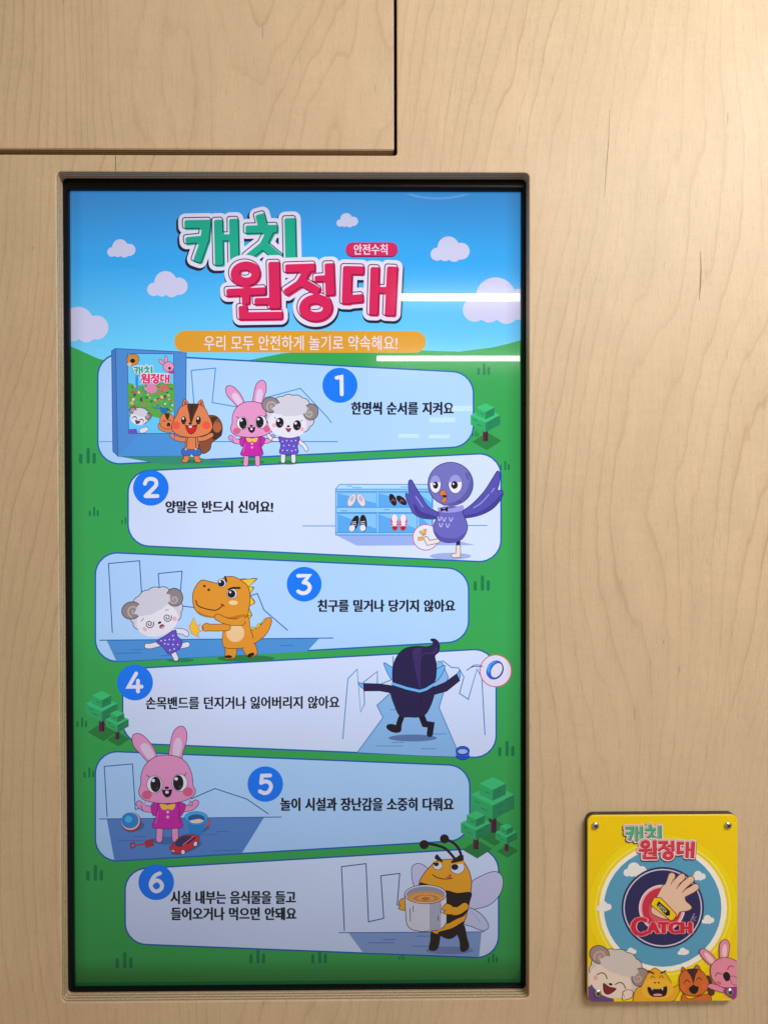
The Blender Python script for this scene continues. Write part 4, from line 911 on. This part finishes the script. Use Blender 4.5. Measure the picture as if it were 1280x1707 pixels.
a.sm([(766, 610), (775, 550), (815, 515), (870, 502), (930, 510), (975, 550), (1003, 610), (995, 660), (950, 700), (890, 718), (825, 708), (780, 670)], F_, D, 1.1); a.sm([(830, 515), (870, 502), (915, 508), (895, 560), (880, 620), (862, 565)], (72, 40, 34))
a.line([(808, 615), (825, 590), (850, 608)], 1.3, BLK, True); a.line([(905, 590), (925, 572), (945, 590)], 1.3, BLK, True); a.sm([(845, 652), (880, 640), (920, 645), (912, 685), (885, 702), (855, 685)], (30, 18, 20)); a.ell(880, 637, 15, 9, (40, 28, 30)); a.ell(800, 655, 22, 20, (232, 110, 60)); a.ell(965, 640, 22, 20, (232, 110, 60)); a.done()
a = Art(PLT, 'rabbit_print', sign, 74, ZK); K, D, I_ = (234, 146, 174), (120, 50, 80), (246, 206, 216)
a.sm([(990, 640), (1030, 620), (1130, 660), (1120, 690), (1030, 665)], K, D, .9); a.sm([(1115, 680), (1160, 650), (1235, 640), (1235, 740), (1180, 735)], (156, 54, 150))
a.sm([(932, 385), (935, 352), (965, 345), (1010, 370), (1055, 420), (1065, 455), (1030, 475), (985, 450)], K, D, 1.1); a.sm([(965, 380), (990, 378), (1035, 425), (1040, 460), (1000, 440)], I_)
a.sm([(1085, 380), (1088, 310), (1112, 275), (1142, 272), (1165, 305), (1162, 370), (1145, 420), (1095, 425)], K, D, 1.1); a.sm([(1108, 390), (1108, 340), (1125, 308), (1144, 325), (1142, 385), (1128, 415)], I_)
a.sm([(1015, 530), (1025, 470), (1070, 430), (1130, 412), (1200, 430), (1250, 480), (1250, 620), (1180, 650), (1100, 645), (1040, 600)], K, D, 1.1)
a.line([(1055, 560), (1070, 535), (1105, 545)], 1.4, D, True); a.line([(1150, 510), (1165, 482), (1195, 482)], 1.4, D, True); a.sm([(1115, 545), (1140, 525), (1170, 550), (1165, 590), (1140, 600), (1120, 575)], (34, 18, 26)); a.ell(1078, 615, 22, 18, (228, 100, 140)); a.sm([(1170, 570), (1200, 560), (1230, 590), (1225, 625), (1185, 620)], K, D, .8); a.done()
# cross-head screws
def screw_mesh():
    bm = bmesh.new(); r = .0043; n = 24; rings = []
    for rr, y in ((r, 0), (r, -.0007), (r * .93, -.0014), (r * .72, -.0020), (r * .45, -.0023)):
        rings.append([bm.verts.new((rr * math.cos(2 * math.pi * i / n), y, rr * math.sin(2 * math.pi * i / n))) for i in range(n)])
    for k in range(len(rings) - 1):
        for i in range(n): j = (i + 1) % n; bm.faces.new((rings[k][i], rings[k][j], rings[k + 1][j], rings[k + 1][i]))
    bm.faces.new(rings[-1]); bmesh.ops.recalc_face_normals(bm, faces=bm.faces[:])
    me = bpy.data.meshes.new('screw'); bm.to_mesh(me); bm.free()
    me.materials.append(M_STEEL)
    for p in me.polygons: p.use_smooth = len(p.vertices) == 4
    return me
def cross_mesh():
    V, Fc = [], []; w_, l_ = .0007, .0027
    for k in range(2):
        b = len(V); y = -.00242 - k * .00002
        pts = [(-l_, -w_), (l_, -w_), (l_, w_), (-l_, w_)]
        V += [((p[0], y, p[1]) if k == 0 else (-p[1], y, p[0])) for p in pts]; Fc.append((b, b + 1, b + 2, b + 3))
    me = bpy.data.meshes.new('cross_slot'); me.from_pydata(V, [], Fc); me.update(); me.materials.append(M_DARK); return me
sm_, cm_ = screw_mesh(), cross_mesh()
for px_, py_, an in ((992.5, 1377, .3), (1213.5, 1376.5, .9), (996.5, 1656, .1), (1216, 1654, .5)):
    p = at(px_, py_, -TF - .001)
    o = bpy.data.objects.new('screw', sm_); col.objects.link(o); o.parent = sign; o.matrix_parent_inverse = Matrix.Translation(-Vector(sign.location)); o.location = (p.x, -TF - .0008, p.z); o.rotation_euler = (0, an, 0)
    c = bpy.data.objects.new('cross_slot', cm_); col.objects.link(c); c.parent = o

# ------------------------------------------------------------------ ceiling lamps of the room, seen only as reflections in the glass
def mirror_point(px, py, zc):
    """where the reflection seen at a pixel of the glass meets the height zc"""
    y = Y_ART; p = at(px, py, y); d = ray(px, py); d = Vector((d.x, -d.y, d.z)); t = (zc - p.z) / d.z
    return p + d * t
def lamp_mat(k):
    m, nt, bs, out = new_mat('lamp_diffuser'); bs.inputs['Base Color'].default_value = (.9, .9, .9, 1)
    bs.inputs['Emission Color'].default_value = (1, .97, .93, 1); bs.inputs['Emission Strength'].default_value = k; return m
M_LAMP, M_LAMP2, M_HOUSE = lamp_mat(34), lamp_mat(3.0), plain('lamp_housing', (.7, .7, .7), .5)
ZL = ZC + 1.3
def strip(pxl, py, length, hgt, mat, label):
    p = mirror_point(pxl, py, ZL)
    r = empty('linear_lamp', (p.x + length / 2, p.y, ZL)); tag(r, label, 'lamp')
    from_bm('diffuser', box_bm(p.x, p.x + length, p.y - .02, p.y + .02, ZL - hgt / 2, ZL + hgt / 2, .004), mat, r)
    from_bm('housing', box_bm(p.x, p.x + length, p.y - .022, p.y + .022, ZL + hgt / 2 + .001, ZL + hgt / 2 + .02, .003), M_HOUSE, r)
strip(668, 495.5, 2.6, .031, M_LAMP, 'long bright linear ceiling lamp, the upper white streak mirrored in the screen')
strip(628, 597.5, 3.4, .034, M_LAMP, 'longer bright linear ceiling lamp, the lower white streak mirrored in the screen')
for px_, py_, ln, lb in ((716, 700, .36, 'short far ceiling lamp mirrored right of the first caption'), (748, 681, .3, 'short far ceiling lamp mirrored over the end of the first caption'), (664, 726.5, .36, 'short far ceiling lamp mirrored below the start of the first caption'), (715, 727.5, .36, 'short far ceiling lamp mirrored below the end of the first caption')):
    strip(px_, py_, ln, .06, M_LAMP2, lb)

# round ceiling light, only its lower arc shows near the top of the glass
p = mirror_point(735, 296, ZL); path = (p - CAM).length * 1.0 + 2 * 0.87; rr = 64 / F_PX * path
bm = bmesh.new(); n, m_ = 48, 8; vs = [[bm.verts.new(((rr + .004 * math.cos(2 * math.pi * b / m_)) * math.cos(2 * math.pi * a_ / n), (rr + .004 * math.cos(2 * math.pi * b / m_)) * math.sin(2 * math.pi * a_ / n), .004 * math.sin(2 * math.pi * b / m_))) for b in range(m_)] for a_ in range(n)]
for i in range(n):
    for b in range(m_): bm.faces.new((vs[i][b], vs[(i + 1) % n][b], vs[(i + 1) % n][(b + 1) % m_], vs[i][(b + 1) % m_]))
o = from_bm('ring_lamp', bm, lamp_mat(1.6), None, True); o.location = p
tag(o, 'thin round ceiling ring lamp mirrored as an arc at the top of the screen', 'lamp')
